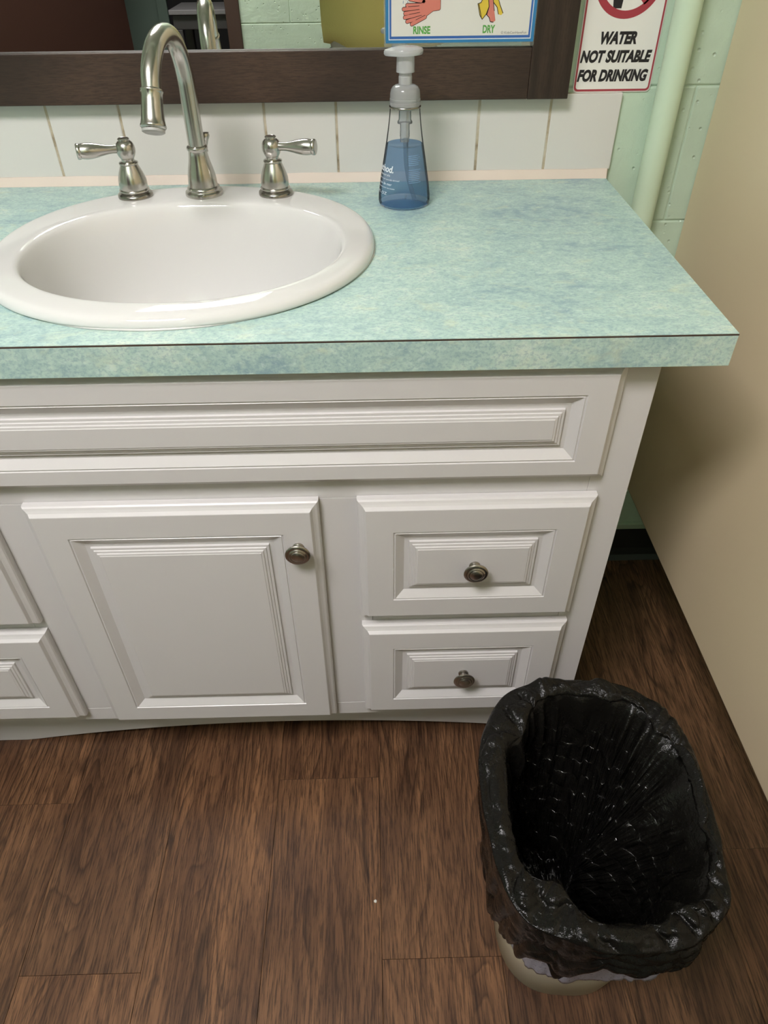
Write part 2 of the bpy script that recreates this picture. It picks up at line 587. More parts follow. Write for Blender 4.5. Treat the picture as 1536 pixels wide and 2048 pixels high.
def smooth_path(pts, k=8):
    """Catmull-Rom through points"""
    P = [Vector(p) for p in pts]
    out = []
    for i in range(len(P) - 1):
        p0, p1, p2, p3 = P[max(i - 1, 0)], P[i], P[i + 1], P[min(i + 2, len(P) - 1)]
        for s in range(k):
            t = s / k
            out.append(0.5 * ((2 * p1) + (p2 - p0) * t + (2 * p0 - 5 * p1 + 4 * p2 - p3) * t * t + (3 * p1 - p0 - 3 * p2 + p3) * t ** 3))
    out.append(P[-1])
    return out


def add_poly(bm, pts, y, t=0.0002):
    """flat print: a thin slab in the xz plane facing -y"""
    f = [bm.verts.new((x, y - t, z)) for x, z in pts]
    b = [bm.verts.new((x, y, z)) for x, z in pts]
    n = len(pts)
    bm.faces.new(f)
    bm.faces.new(list(reversed(b)))
    for i in range(n):
        j = (i + 1) % n
        bm.faces.new((f[i], b[i], b[j], f[j]))


def add_stroke(bm, pts, w, y, t=0.0002):
    """thin line with round joints along pts in the xz plane"""
    for (x0, z0), (x1, z1) in zip(pts, pts[1:]):
        L = math.hypot(x1 - x0, z1 - z0) or 1e-6
        a = math.atan2(z1 - z0, x1 - x0)
        out = []
        for k in range(7):
            th = a + pi / 2 + pi * k / 6
            out.append((x0 + w / 2 * cos(th), z0 + w / 2 * sin(th)))
        for k in range(7):
            th = a - pi / 2 + pi * k / 6
            out.append((x1 + w / 2 * cos(th), z1 + w / 2 * sin(th)))
        add_poly(bm, out, y, t)


def text_mesh(name, body, height, width, x, z, y, mat, parent, bold=0.0, shear=0.0, align_center=False, depth=0.0002):
    """lettering as mesh: lower-left corner (or centre) at x,z on the plane y, fitted to a height and width"""
    cu = bpy.data.curves.new(name, 'FONT')
    cu.body = body
    cu.size = 1.0
    cu.offset = bold
    cu.shear = shear
    cu.extrude = 0.0
    cu.resolution_u = 4
    tmp = bpy.data.objects.new(name, cu)
    C.objects.link(tmp)
    bpy.context.view_layer.update()
    me = bpy.data.meshes.new_from_object(tmp)
    bpy.data.objects.remove(tmp)
    xs = [v.co.x for v in me.vertices]
    ys = [v.co.y for v in me.vertices]
    x0, x1, y0, y1 = min(xs), max(xs), min(ys), max(ys)
    for v in me.vertices:
        px = (v.co.x - x0) / (x1 - x0) * width
        pz = (v.co.y - y0) / (y1 - y0) * height
        v.co = (x + px, y - depth, z + pz)
    me.materials.clear()
    me.materials.append(mat)
    me.name = name
    return link(name, me, mat, parent)


def copy_tree(o, parent=None):
    c = o.copy()
    C.objects.link(c)
    if parent is not None:
        c.parent = parent
    for ch in list(o.children):
        copy_tree(ch, c)
    return c


# ------------------------------------------------------------------ floor
floor = box('floor', -2.4, 2.0, -3.65, 0.05, FLOOR - 0.02, FLOOR - 0.0035, MT['underfloor'])
tag(floor, kind='structure')
PW, PL = 0.1815, 0.9144
pbm = bmesh.new()
add_box(pbm, 0.0003, PW - 0.0003, 0.00025, PL - 0.00025, -0.004, 0.0, 0.00025, 1)
pme = bpy.data.meshes.new('plank')
bmesh.ops.recalc_face_normals(pbm, faces=pbm.faces[:])
pbm.to_mesh(pme)
pbm.free()
seam_y = {2: -0.555, 1: -0.12, 0: -0.8585, -1: -0.59, -2: -0.30, 3: -0.85, 4: -1.12, 5: -0.98, 6: -0.7}
rnd = random.Random(5)
for k in range(-13, 9):
    x0 = 0.3 + (k - 2) * PW
    if x0 < -2.40 or x0 + PW > 2.05:
        continue
    off = seam_y.get(k, -rnd.random() * PL)
    y = off
    while y + PL < 0.0:
        y += PL
    while y + PL > -3.6:
        link('plank', pme, MT['floor_plank'], floor, loc=(x0, y, FLOOR))
        y -= PL
for ch in floor.children:      # planks that would run through the back wall are cut at it
    if ch.location.y + PL > 0.004:
        me2 = ch.data.copy()
        lim = 0.004 - ch.location.y
        for v in me2.vertices:
            if v.co.y > lim:
                v.co.y = lim
        ch.data = me2

# ------------------------------------------------------------------ walls
WB = 0.008                      # face of the painted block wall
wall_back = box('wall_back', -2.4, 2.0, WB + 0.0022, 0.12, FLOOR, CEIL, MT['green_plain'])
tag(wall_back, kind='structure')
bbm = bmesh.new()
add_box(bbm, 0.0004, 0.3996, 0.0, 0.02, 0.0004, 0.1996, 0.0028, 2)
bme = bpy.data.meshes.new('block')
bmesh.ops.recalc_face_normals(bbm, faces=bbm.faces[:])
bbm.to_mesh(bme)
bbm.free()
bme.materials.append(MT['green_block'])


def block_course(parent, x_from, x_to, y, z, off, flip=False):
    x = off
    while x > x_from:
        x -= 0.4
    while x < x_to - 0.01:
        a, b = max(x, x_from), min(x + 0.4, x_to)
        if b - a > 0.02:
            me = bme
            if b - a < 0.399:
                me = bme.copy()
                for v in me.vertices:
                    if v.co.x > 0.2:
                        v.co.x -= 0.4 - (b - a)
            o = link('block', me, None, parent, loc=(a if not flip else b, y, z))
            if flip:
                o.rotation_euler = (0, 0, pi)
        x += 0.4


for c in range(13):
    z = FLOOR - 0.003 + c * 0.2
    block_course(wall_back, -1.2, 2.0, WB, z, 0.987 if c % 2 == 0 else 0.787)

# front wall with a doorway, seen in the mirror
FY = -2.20
wall_front = empty('wall_front', (0, FY, FLOOR))
tag(wall_front, kind='structure')
DX0, DX1, DZ = -1.05, -0.055, 1.20
for (a, b, z0, z1) in ((DX1, 2.0, FLOOR, CEIL), (-2.4, DX0, FLOOR, CEIL), (DX0, DX1, DZ, CEIL)):
    o = box('wall_core', a, b, -0.13, -0.0022, z0 - FLOOR, z1 - FLOOR, MT['green_plain'], wall_front)
for c in range(13):
    z = FLOOR + 0.04 + c * 0.2 - 0.2
    zz = max(z, FLOOR)
    if z < FLOOR or z + 0.2 > CEIL + 0.03:
        continue
    for (a, b) in ((DX1, 2.0), (-2.4, DX0)) if z < DZ - 0.05 else ((-2.4, 2.0),):
        x = 0.39 + (0.2 if c % 2 else 0.0)
        while x > a:
            x -= 0.4
        while x < b - 0.01:
            p, q = max(x, a), min(x + 0.4, b)
            if q - p > 0.02:
                me = bme.copy() if q - p < 0.399 else bme
                if q - p < 0.399:
                    for v in me.vertices:
                        if v.co.x > 0.2:
                            v.co.x -= 0.4 - (q - p)
                o = link('block', me, None, wall_front, loc=(q, 0.0, z - FLOOR))
                o.rotation_euler = (0, 0, pi)
            x += 0.4
wall_left = box('wall_left', -2.52, -2.4, -2.33, 0.12, FLOOR, CEIL, MT['green_plain'])
tag(wall_left, kind='structure')
wall_right = box('wall_right', 2.0, 2.12, -2.33, 0.12, FLOOR, CEIL, MT['green_plain'])
tag(wall_right, kind='structure')
ceiling = box('ceiling', -2.52, 2.12, -3.75, 0.12, CEIL, CEIL + 0.1, MT['ceiling'])
tag(ceiling, kind='structure')
# dim hallway beyond the doorway
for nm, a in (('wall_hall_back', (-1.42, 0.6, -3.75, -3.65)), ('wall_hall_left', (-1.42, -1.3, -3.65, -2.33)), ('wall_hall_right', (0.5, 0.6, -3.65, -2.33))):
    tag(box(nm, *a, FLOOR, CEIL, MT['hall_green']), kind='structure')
# door frame of the doorway
trim = empty('trim_2', (0, FY, FLOOR))
tag(trim, kind='structure')
box('jamb', DX1 - 0.005, DX1 + 0.05, -0.14, 0.012, 0, DZ - FLOOR + 0.05, MT['jamb'], trim, 0.003)
box('jamb', DX0 - 0.05, DX0 + 0.005, -0.14, 0.012, 0, DZ - FLOOR + 0.05, MT['jamb'], trim, 0.003)
box('head_jamb', DX0 + 0.005, DX1 - 0.005, -0.14, 0.012, DZ - FLOOR, DZ - FLOOR + 0.05, MT['jamb'], trim, 0.003)
# brown door standing open into the hallway
door1 = empty('door_1', (-1.03, FY - 0.05, FLOOR), radians(-64.5))
tag(door1, kind='structure')
bm = bmesh.new()
add_box(bm, 0.0, 0.82, -0.02, 0.02, 0.012, 2.02, 0.002)
dl = obj('door_and_void_leaf', bm, MT['door'], door1)
bm = bmesh.new()
add_lathe(bm, [(0.026, 0), (0.026, 0.006), (0.01, 0.01), (0.01, 0.03), (0.024, 0.042), (0.028, 0.055), (0.02, 0.066)], 20)
bmesh.ops.rotate(bm, verts=bm.verts[:], cent=(0, 0, 0), matrix=Matrix.Rotation(radians(-90), 3, 'X'))
bmesh.ops.translate(bm, verts=bm.verts[:], vec=(0.75, 0.02, 0.98))
obj('door_knob', bm, MT['knob'], door1, True)
dark_void = empty('dark_void_panel', (-0.60, -3.648, FLOOR))  # black panel added where the hallway is only a dark void
tag(dark_void, kind='structure')
box('door_and_void_leaf', 0.0, 0.9, 0.0, 0.035, 0.01, 2.03, MT['black'], dark_void, 0.002)  # unlit depth of the hallway put into a flat black sheet
box('void_edge_strip', -0.06, -0.004, 0.0, 0.045, 0.0, 2.08, MT['hall_green'], dark_void, 0.002)
box('void_edge_strip', 0.904, 0.96, 0.0, 0.045, 0.0, 2.08, MT['hall_green'], dark_void, 0.002)
# console table in the hallway
tb = empty('console_table', (-0.33, -3.05, FLOOR))
tag(tb, 'dark console table standing in the dim hallway behind the doorway, seen in the mirror', 'table')
box('table_top', -0.11, 0.22, -0.16, 0.16, 0.80, 0.82, MT['table_top'], tb, 0.003)
box('apron', -0.10, 0.21, -0.14, 0.14, 0.74, 0.80, MT['table'], tb, 0.003)
for lx in (-0.10, 0.17):
    for ly in (-0.14, 0.10):
        box('leg', lx, lx + 0.04, ly, ly + 0.04, 0.0, 0.74, MT['table'], tb, 0.003)
box('shelf', -0.09, 0.20, -0.10, 0.10, 0.30, 0.32, MT['table'], tb, 0.003)

# cove base along the back wall with its painted ledge
bb = empty('baseboard_back', (0, 0, 0))
tag(bb, kind='structure')
bm = bmesh.new()
prof = [(WB + 0.002, FLOOR), (-0.012, FLOOR), (-0.004, FLOOR + 0.012), (0.0, FLOOR + 0.03), (0.0, FLOOR + 0.092), (WB + 0.002, FLOOR + 0.092)]
add_loft(bm, [[(x, y, z) for y, z in prof] for x in (0.835, 2.0)], True, True)
obj('cove_base', bm, MT['cove'], bb)
box('ledge', 0.835, 2.0, -0.002, WB + 0.002, FLOOR + 0.0925, FLOOR + 0.108, MT['cove_top'], bb, 0.002)

# ------------------------------------------------------------------ tile row behind the counter (pieces of the back wall)
TS = 0.1095
grout = box('grout', -0.60, 8 * TS - 0.0035, 0.0009, WB + 0.001, 0.0, 0.0124 + 0.1075, MT['grout'], wall_back)
tbm = bmesh.new()
add_box(tbm, 0.0016, TS - 0.0016, 0.0, WB - 0.0005, 0.0124, 0.0124 + 0.1078, 0.0016, 3)
tme = bpy.data.meshes.new('tile')
bmesh.ops.recalc_face_normals(tbm, faces=tbm.faces[:])
tbm.to_mesh(tme)
tbm.free()
tme.materials.append(MT['tile'])
rt = random.Random(3)
for k in range(-5, 8):
    o = link('tile', tme, None, wall_back, loc=(k * TS, rt.uniform(-0.0004, 0.0004), rt.uniform(-0.0004, 0.0004)))
    o.rotation_euler = (0, rt.uniform(-0.003, 0.003), 0)
# cream caulk strip between counter and tile
bm = bmesh.new()
rings = []
N = 80
for i in range(N + 1):
    x = -0.60 + (8 * TS - 0.006 + 0.60) * i / N
    wv = 0.0012 * noise.noise(Vector((x * 14, 0, 3)))
    rings.append([(x, 0.003, 0.0002), (x, -0.0062 - wv, 0.0002), (x, -0.0045 - wv, 0.005), (x, -0.0012, 0.0135 + wv), (x, 0.003, 0.0138 + wv)])
add_loft(bm, rings, True, True)
cl = obj('trim_1', bm, MT['caulk'], None, True, angle=50)
tag(cl, kind='structure')

# ------------------------------------------------------------------ vanity cabinet
YF = -0.5219            # face frame plane
YD = -0.5419            # door and drawer face plane
cab = empty('vanity_cabinet', (0.2275, -0.26, FLOOR))
tag(cab, 'white painted vanity cabinet with raised-panel door and drawers under the teal counter', 'cabinet')
LX = lambda x: x - 0.2275
LY = lambda y: y + 0.26
LZ = lambda z: z - FLOOR
CX0, CX1 = -0.353, 0.808


def cbox(name, x0, x1, y0, y1, z0, z1, mat=None, parent=cab, bevel=0.0):
    return box(name, LX(x0), LX(x1), LY(y0), LY(y1), LZ(z0), LZ(z1), mat or MT['cab'], parent, bevel)


ZT = -0.0385
cbox('side_panel', CX1 - 0.016, CX1, YF + 0.019, -0.004, FLOOR, ZT)
cbox('side_panel', CX0, CX0 + 0.016, YF + 0.019, -0.004, FLOOR, ZT)
cbox('bottom_panel', CX0 + 0.016, CX1 - 0.016, YF + 0.019, -0.004, -0.715, -0.70, MT['cab'])
cbox('back_panel', CX0 + 0.016, CX1 - 0.016, -0.012, -0.004, FLOOR + 0.02, ZT, MT['cab_dark'])
# face frame: stiles and rails with hairline joints
cbox('stile', CX1 - 0.052, CX1, YF, YF + 0.0185, FLOOR, ZT, bevel=0.0008)
cbox('stile', CX0, CX0 + 0.052, YF, YF + 0.0185, FLOOR, ZT, bevel=0.0008)
cbox('stile', 0.4055, 0.478, YF, YF + 0.0185, -0.6795, -0.2309, bevel=0.0005)
cbox('stile', -0.023, 0.0495, YF, YF + 0.0185, -0.6795, -0.2309, bevel=0.0005)
cbox('rail', CX0 + 0.0522, CX1 - 0.0522, YF, YF + 0.0185, -0.2305, -0.18, bevel=0.0005)
cbox('rail', CX0 + 0.0522, CX1 - 0.0522, YF, YF + 0.0185, -0.08, ZT, bevel=0.0005)
cbox('rail', CX0 + 0.0522, CX1 - 0.0522, YF, YF + 0.0185, -0.7125, -0.680, bevel=0.0008)
cbox('drawer_divider', 0.4785, CX1 - 0.0522, YF, YF + 0.0185, -0.485, -0.43, bevel=0.0005)
cbox('drawer_divider', CX0 + 0.0522, -0.0235, YF, YF + 0.0185, -0.485, -0.43, bevel=0.0005)
# arched apron under the bottom rail
bm = bmesh.new()
n = 48
xs = [CX0 + 0.0522 + (CX1 - CX0 - 0.1044) * i / n for i in range(n + 1)]


def arch_z(x):
    d = min(x - xs[0], xs[-1] - x)
    z = -0.828 - 0.17 * (x - 0.31) ** 2
    if d < 0.06:
        z -= 0.05 * (1 - d / 0.06) ** 2
    return max(z, FLOOR + 0.0005)


rings = []
for x in xs:
    rings.append([(LX(x), LY(YF + 0.062), LZ(-0.7152)), (LX(x), LY(YF + 0.062), LZ(arch_z(x))), (LX(x), LY(YF + 0.075), LZ(arch_z(x))), (LX(x), LY(YF + 0.075), LZ(-0.7152))])
add_loft(bm, rings, True, True)
obj('apron', bm, MT['cab'], cab)


def front(name, x0, x1, z0, z1, bead_l, bead_t=None, bead_b=None, parent=cab, x_open=True):
    """overlay door or drawer front with an ogee edge and a raised centre panel, built from mitred rings"""
    bt = bead_t if bead_t is not None else bead_l
    bb_ = bead_b if bead_b is not None else bead_l
    th = 0.0193
    # (inset, depth behind the face); inset past the edge is scaled per side by the groove position
    edge = [(0.0, th), (0.0, 0.0125), (0.0005, 0.0105), (0.0020, 0.0085), (0.0050, 0.0070), (0.0080, 0.0050), (0.0096, 0.0022), (0.0106, 0.0004), (0.0114, 0.0)]
    inner = [(0.0, 0.0), (0.0008, 0.0016), (0.0022, 0.0016), (0.0030, 0.0006), (0.0140, 0.0078), (0.0148, 0.0082), (0.0212, 0.0082), (0.0217, 0.0050), (0.0250, 0.0048),
             (0.0258, 0.0034), (0.0290, 0.0030), (0.0296, 0.0014), (0.0322, 0.0010), (0.0330, 0.0004)]
    rings = []

    def ring(l, r, b, t, d):
        return [(LX(x0 + l), LY(YD + d), LZ(z0 + b)), (LX(x1 - r), LY(YD + d), LZ(z0 + b)), (LX(x1 - r), LY(YD + d), LZ(z1 - t)), (LX(x0 + l), LY(YD + d), LZ(z1 - t))]
    for i, d in edge:
        rings.append(ring(i, i, i, i, d))
    for i, d in inner:
        rings.append(ring(bead_l + i, bead_l + i, bb_ + i, bt + i, d))
    bm = bmesh.new()
    add_loft(bm, rings, True, True)
    return obj(name, bm, MT['cab'], parent)


def knob(parent, x, z):
    prof = [(0.0075, 0.0), (0.0075, 0.002), (0.0052, 0.004), (0.0048, 0.012), (0.0065, 0.0145), (0.0135, 0.0165), (0.0160, 0.0185), (0.0162, 0.0205), (0.0152, 0.0222),
            (0.0130, 0.0232), (0.0120, 0.0230), (0.0112, 0.0240), (0.0100, 0.0252), (0.0088, 0.0250), (0.0080, 0.0262), (0.0060, 0.0274), (0.0030, 0.0281), (0.0008, 0.0283)]
    bm = bmesh.new()
    add_lathe(bm, [(r_ * 1.02, z_ if z_ < 0.004 else 0.004 + (z_ - 0.004) * 0.72) for r_, z_ in prof], 40)
    bmesh.ops.rotate(bm, verts=bm.verts[:], cent=(0, 0, 0), matrix=Matrix.Rotation(radians(90), 3, 'X'))
    bmesh.ops.translate(bm, verts=bm.verts[:], vec=(LX(x), LY(YD), LZ(z)))
    o = obj('knob', bm, MT['knob'], parent, True, angle=40)
    o['label'] = 'round satin nickel knob with stepped face'
    return o


ff = front('false_front', -0.314, 0.7695, -0.2005, -0.0405, 0.042, 0.036, 0.031)
ff.location.y += 0.005
d = front('door', 0.0405, 0.4135, -0.697, -0.2270, 0.0478, 0.0478, 0.0440)
knob(d, 0.3835, -0.2970)
d = front('drawer', 0.4620, 0.7680, -0.4490, -0.2270, 0.0462, 0.0482, 0.0440)
knob(d, 0.6185, -0.3385)
d = front('drawer', 0.4620, 0.7680, -0.6860, -0.4690, 0.0462, 0.0452, 0.0400)
knob(d, 0.6185, -0.5785)
d = front('drawer', -0.3110, -0.0050, -0.4490, -0.2270, 0.0462, 0.0482, 0.0440)
knob(d, -0.158, -0.3385)
d = front('drawer', -0.3110, -0.0050, -0.6860, -0.4690, 0.0462, 0.0452, 0.0400)
knob(d, -0.158, -0.5785)

# ------------------------------------------------------------------ countertop with the sink cut-out
TX0, TX1, TD, TT = -0.412, 0.8697, 0.5455, 0.0375
top = empty('countertop', (0.2275, -0.27, -TT))
tag(top, 'teal and mint speckled laminate countertop on the white vanity', 'countertop')
ox, oy, oz = 0.2275, -0.27, -TT


def hole_ring(a, b, cx, cy, z, n=96):
    return [(cx + a * cos(tau * i / n) - ox, cy + b * sin(tau * i / n) - oy, z - oz) for i in range(n)]


def rect_ring(x0, x1, y0, y1, z, n=96, cx=0.2455, cy=-0.284):
    out = []
    corners = sorted([(math.atan2(y - cy, x - cx) % tau, x, y) for x in (x0, x1) for y in (y0, y1)])
    pts = []
    for i in range(n):
        th = tau * i / n
        dx, dy = cos(th), sin(th)
        t = min((x1 - cx) / dx if dx > 1e-9 else ((x0 - cx) / dx if dx < -1e-9 else 1e9), (y1 - cy) / dy if dy > 1e-9 else ((y0 - cy) / dy if dy < -1e-9 else 1e9))
        pts.append([cx + dx * t, cy + dy * t])
    for ang, x, y in corners:           # nearest ring point goes exactly into the corner
        k = round(ang / tau * n) % n
        pts[k] = [x, y]
    return [(p[0] - ox, p[1] - oy, z - oz) for p in pts]


bm = bmesh.new()
n = 96
hb, ht = hole_ring(0.225, 0.205, 0.2455, -0.288, -TT), hole_ring(0.225, 0.205, 0.2455, -0.288, 0.0)
yb = -0.0005
rings = [hb, ht, rect_ring(TX0, TX1, -TD + 0.0012, yb, 0.0), rect_ring(TX0, TX1, -TD + 0.0012, yb, -TT), hb]
V = add_loft(bm, rings, False, False)
bmesh.ops.remove_doubles(bm, verts=bm.verts[:], dist=1e-6)
obj('top_slab', bm, MT['laminate'], top)
box('edge_band', TX0 - ox, TX1 - 0.0004 - ox, -TD - oy, -TD + 0.001 - oy, 0.0002, TT - 0.0022, MT['laminate'], top, 0.0003)
box('edge_seam', TX0 - ox, TX1 - ox, -TD + 0.0002 - oy, -TD + 0.0011 - oy, TT - 0.0021, TT - 0.0005, MT['seam'], top)

# ------------------------------------------------------------------ drop-in sink
sink = empty('bathroom_sink', (0.2455, -0.284, 0.0))
tag(sink, 'glossy white oval drop-in sink set into the teal counter', 'sink')
prof = [  # cx, cy, a, b, z
    (0.2455, -0.284, 0.2215, 0.2025, -0.004), (0.2455, -0.284, 0.2385, 0.2225, 0.0004), (0.2455, -0.284, 0.2452, 0.2300, 0.0006), (0.2455, -0.284, 0.2462, 0.2310, 0.0032),
    (0.2455, -0.284, 0.2456, 0.2304, 0.0075), (0.2455, -0.284, 0.2435, 0.2282, 0.0112), (0.2455, -0.2846, 0.2395, 0.2235, 0.0136), (0.2460, -0.2865, 0.2340, 0.2165, 0.0148),
    (0.2475, -0.2940, 0.2230, 0.2000, 0.01605), (0.2495, -0.3060, 0.2090, 0.1780, 0.0171), (0.2502, -0.3100, 0.2040, 0.1715, 0.0166), (0.2507, -0.3120, 0.2005, 0.1680, 0.0145),
    (0.2510, -0.3130, 0.1982, 0.1660, 0.0100), (0.2510, -0.3140, 0.1945, 0.1625, -0.0050), (0.2510, -0.3140, 0.1905, 0.1590, -0.0280), (0.2505, -0.3130, 0.1845, 0.1540, -0.0650),
    (0.2500, -0.3110, 0.1740, 0.1450, -0.1020), (0.2500, -0.3080, 0.1530, 0.1270, -0.1340), (0.2500, -0.3050, 0.1180, 0.0980, -0.1560), (0.2500, -0.3020, 0.0740, 0.0620, -0.1670),
    (0.2500, -0.3000, 0.0300, 0.0300, -0.1700)]
bm = bmesh.new()
n = 128
rings = []
for cx, cy, a, b, z in prof:
    e = 2.12
    r = []
    for i in range(n):
        c_, s_ = cos(tau * i / n), sin(tau * i / n)
        px = abs(c_) ** (2 / e) * (1 if c_ >= 0 else -1)
        py = abs(s_) ** (2 / e) * (1 if s_ >= 0 else -1)
        r.append((cx + a * px - 0.2455, cy + b * py + 0.284, z))
    rings.append(r)
add_loft(bm, rings, False, True)
basin = obj('basin', bm, MT['porcelain'], sink, True)
sub = basin.modifiers.new('sub', 'SUBSURF')
sub.levels = sub.render_levels = 1
bm = bmesh.new()
add_lathe(bm, [(0.031, -0.1697), (0.031, -0.1670), (0.024, -0.1660), (0.021, -0.1685), (0.020, -0.1699)], 36, 0.0045, -0.016)
obj('drain_flange', bm, MT['nickel'], sink, True, angle=40)
bm = bmesh.new()
add_lathe(bm, [(0.0185, -0.1698), (0.0185, -0.1645), (0.012, -0.1625), (0.002, -0.162)], 30, 0.0045, -0.016)
obj('drain_stopper', bm, MT['nickel'], sink, True, angle=40)
# caulk bead around the rim
bm = bmesh.new()
pts = [(0.249 * cos(tau * i / 120), 0.2338 * sin(tau * i / 120), 0.0008) for i in range(121)]
rings = []
for i in range(120):
    a = tau * i / 120
    w = 0.0024 + 0.0012 * noise.noise(Vector((cos(a) * 5, sin(a) * 5, 1)))
    rings.append([(0.2452 * cos(a), 0.2300 * sin(a), 0.0002), ((0.2452 + w) * cos(a), (0.2300 + w) * sin(a), 0.0002), (0.2460 * cos(a), 0.2308 * sin(a), 0.0026)])
rings.append(rings[0])
add_loft(bm, rings, False, False)
bmesh.ops.remove_doubles(bm, verts=bm.verts[:], dist=1e-6)
obj('caulk_bead', bm, MT['porcelain'], sink, True)

# ------------------------------------------------------------------ widespread faucet
ZD = 0.0158                     # height of the sink deck
fau = empty('faucet', (0.2425, -0.109, ZD))
tag(fau, 'brushed nickel gooseneck faucet with two lever handles on the sink deck', 'faucet')
# spout base
bm = bmesh.new()
add_lathe(bm, [(r_ * 1.03, z_ * 1.06) for r_, z_ in [(0.0265, 0.0), (0.0268, 0.003), (0.0262, 0.0055), (0.0235, 0.0068), (0.0228, 0.0078), (0.0232, 0.0092), (0.0226, 0.0112), (0.0205, 0.0125), (0.0202, 0.0150), (0.0200, 0.0200),
               (0.0190, 0.0270), (0.0172, 0.0350), (0.0150, 0.0430), (0.0136, 0.0500), (0.0129, 0.0560), (0.0131, 0.0575), (0.0142, 0.0583), (0.0146, 0.0600), (0.0142, 0.0617), (0.0132, 0.0625),
               (0.0120, 0.0630)]], 48)
sb = obj('spout_base', bm, MT['nickel'], fau, True, angle=50)
# gooseneck
dirx, diry = -0.125, -0.992
bm = bmesh.new()
ctrl = []
for s, z in [(0.0, 0.064), (0.0, 0.095), (0.0, 0.130), (0.0015, 0.154), (0.0085, 0.177), (0.0225, 0.195), (0.043, 0.2045), (0.066, 0.2050), (0.089, 0.1985), (0.107, 0.1865), (0.1195, 0.1725), (0.1270, 0.1560)]:
    ctrl.append((dirx * s, diry * s, z))
path = smooth_path(ctrl, 6)
add_tube(bm, path, [0.0117] * len(path), 32)
neck = obj('gooseneck', bm, MT['nickel'], fau, True, angle=60)
# spray head at the end
P0 = Vector(ctrl[-1])
ax = (P0 - Vector(ctrl[-2])).normalized()
u = ax.cross(Vector((1, 0, 0))).normalized()
v = ax.cross(u)
bm = bmesh.new()
hp = [(0.0118, -0.004), (0.0133, -0.003), (0.0138, -0.0015), (0.0133, 0.0005), (0.0127, 0.002), (0.0127, 0.010), (0.0131, 0.022), (0.0139, 0.034), (0.0148, 0.0405), (0.0155, 0.042), (0.0157, 0.0435), (0.0153, 0.045),
      (0.0145, 0.0458), (0.0142, 0.0470)]
add_loft(bm, [circle_pts(P0 + ax * t, u, v, r, r, 40) for r, t in [(r_, t_ * 0.86) for r_, t_ in hp]], True, True)
obj('spray_head', bm, MT['nickel'], fau, True, angle=50)
bm = bmesh.new()
add_loft(bm, [circle_pts(P0 + ax * t, u, v, r, r, 36) for r, t in [(0.0138, 0.0406), (0.0138, 0.0436), (0.011, 0.045), (0.006, 0.0446), (0.004, 0.044)]], True, True)
obj('spray_face', bm, MT['spray_face'], fau, True, angle=40)
# drain lift knob behind the spout
bm = bmesh.new()
add_lathe(bm, [(0.0030, 0.0), (0.0030, 0.050), (0.0046, 0.0515), (0.0036, 0.054), (0.0038, 0.059), (0.0050, 0.066), (0.0068, 0.0705), (0.0070, 0.0725), (0.0060, 0.0745), (0.0057, 0.0760), (0.001, 0.0766)], 24, 0.0080, 0.0300)
for v_ in bm.verts:
    v_.co.x -= 0.011 * (1 - v_.co.z / 0.0766)
obj('lift_rod', bm, MT['nickel'], fau, True, angle=45)


def handle(x, y, side, yaw):
    h = empty('handle', (x - 0.2425, y + 0.109, 0.0))
    h.parent = fau
    bm = bmesh.new()
    add_lathe(bm, [(0.0248, 0.0), (0.0252, 0.0025), (0.0246, 0.0050), (0.0225, 0.0066), (0.0205, 0.0074), (0.0200, 0.0080)], 40)
    obj('base_ring', bm, MT['nickel_dark'], h, True, angle=50)
    bm = bmesh.new()
    add_lathe(bm, [(r_ * 1.04, z_ * 0.945) for r_, z_ in [(0.0195, 0.0084), (0.0206, 0.0092), (0.0209, 0.0108), (0.0203, 0.0122), (0.0190, 0.0128), (0.0193, 0.0160), (0.0195, 0.0200), (0.0190, 0.0250), (0.0176, 0.0310), (0.0156, 0.0370),
                   (0.0136, 0.0420), (0.0122, 0.0455), (0.0117, 0.0468), (0.0127, 0.0475), (0.0131, 0.0488), (0.0126, 0.0500), (0.0108, 0.0506), (0.0090, 0.0512), (0.0086, 0.0535), (0.0092, 0.0556),
                   (0.0112, 0.0590), (0.0127, 0.0635), (0.0131, 0.0680), (0.0125, 0.0725), (0.0108, 0.0765), (0.0085, 0.0788), (0.0072, 0.0794), (0.0071, 0.0806), (0.0078, 0.0810), (0.0078, 0.0822),
                   (0.0068, 0.0830), (0.0058, 0.0826), (0.003, 0.0828)]], 44)
    obj('handle_body', bm, MT['nickel'], h, True, angle=50)
    dv = Vector((side * cos(yaw), -sin(yaw), 0.03)).normalized()
    u = Vector((0, 0, 1)).cross(dv).normalized()
    w = dv.cross(u)
    bm = bmesh.new()
    lp = [(0.0060, 0.008), (0.0058, 0.014), (0.0056, 0.020), (0.0060, 0.028), (0.0074, 0.037), (0.0094, 0.047), (0.0107, 0.056), (0.0110, 0.063), (0.0104, 0.069), (0.0098, 0.0725), (0.0104, 0.0735), (0.0108, 0.0750),
          (0.0107, 0.0775), (0.0100, 0.0788), (0.0085, 0.0794), (0.0045, 0.0797)]
    c0 = Vector((0, 0, 0.0650))
    lp = [(r_ * 0.97, t_ * 0.83) for r_, t_ in lp]
    add_loft(bm, [circle_pts(c0 + dv * t, u, w, r, r, 32) for r, t in lp], True, True)
    obj('lever', bm, MT['nickel'], h, True, angle=45)
    return h


handle(0.1420, -0.113, -1, radians(20))
handle(0.3485, -0.113, 1, radians(14))

# ------------------------------------------------------------------ soap bottle
bx, by = 0.5382, -0.1105
soap = empty('soap_bottle', (bx, by, 0.0))
tag(soap, 'clear foaming soap dispenser half filled with blue liquid on the counter', 'soap dispenser')


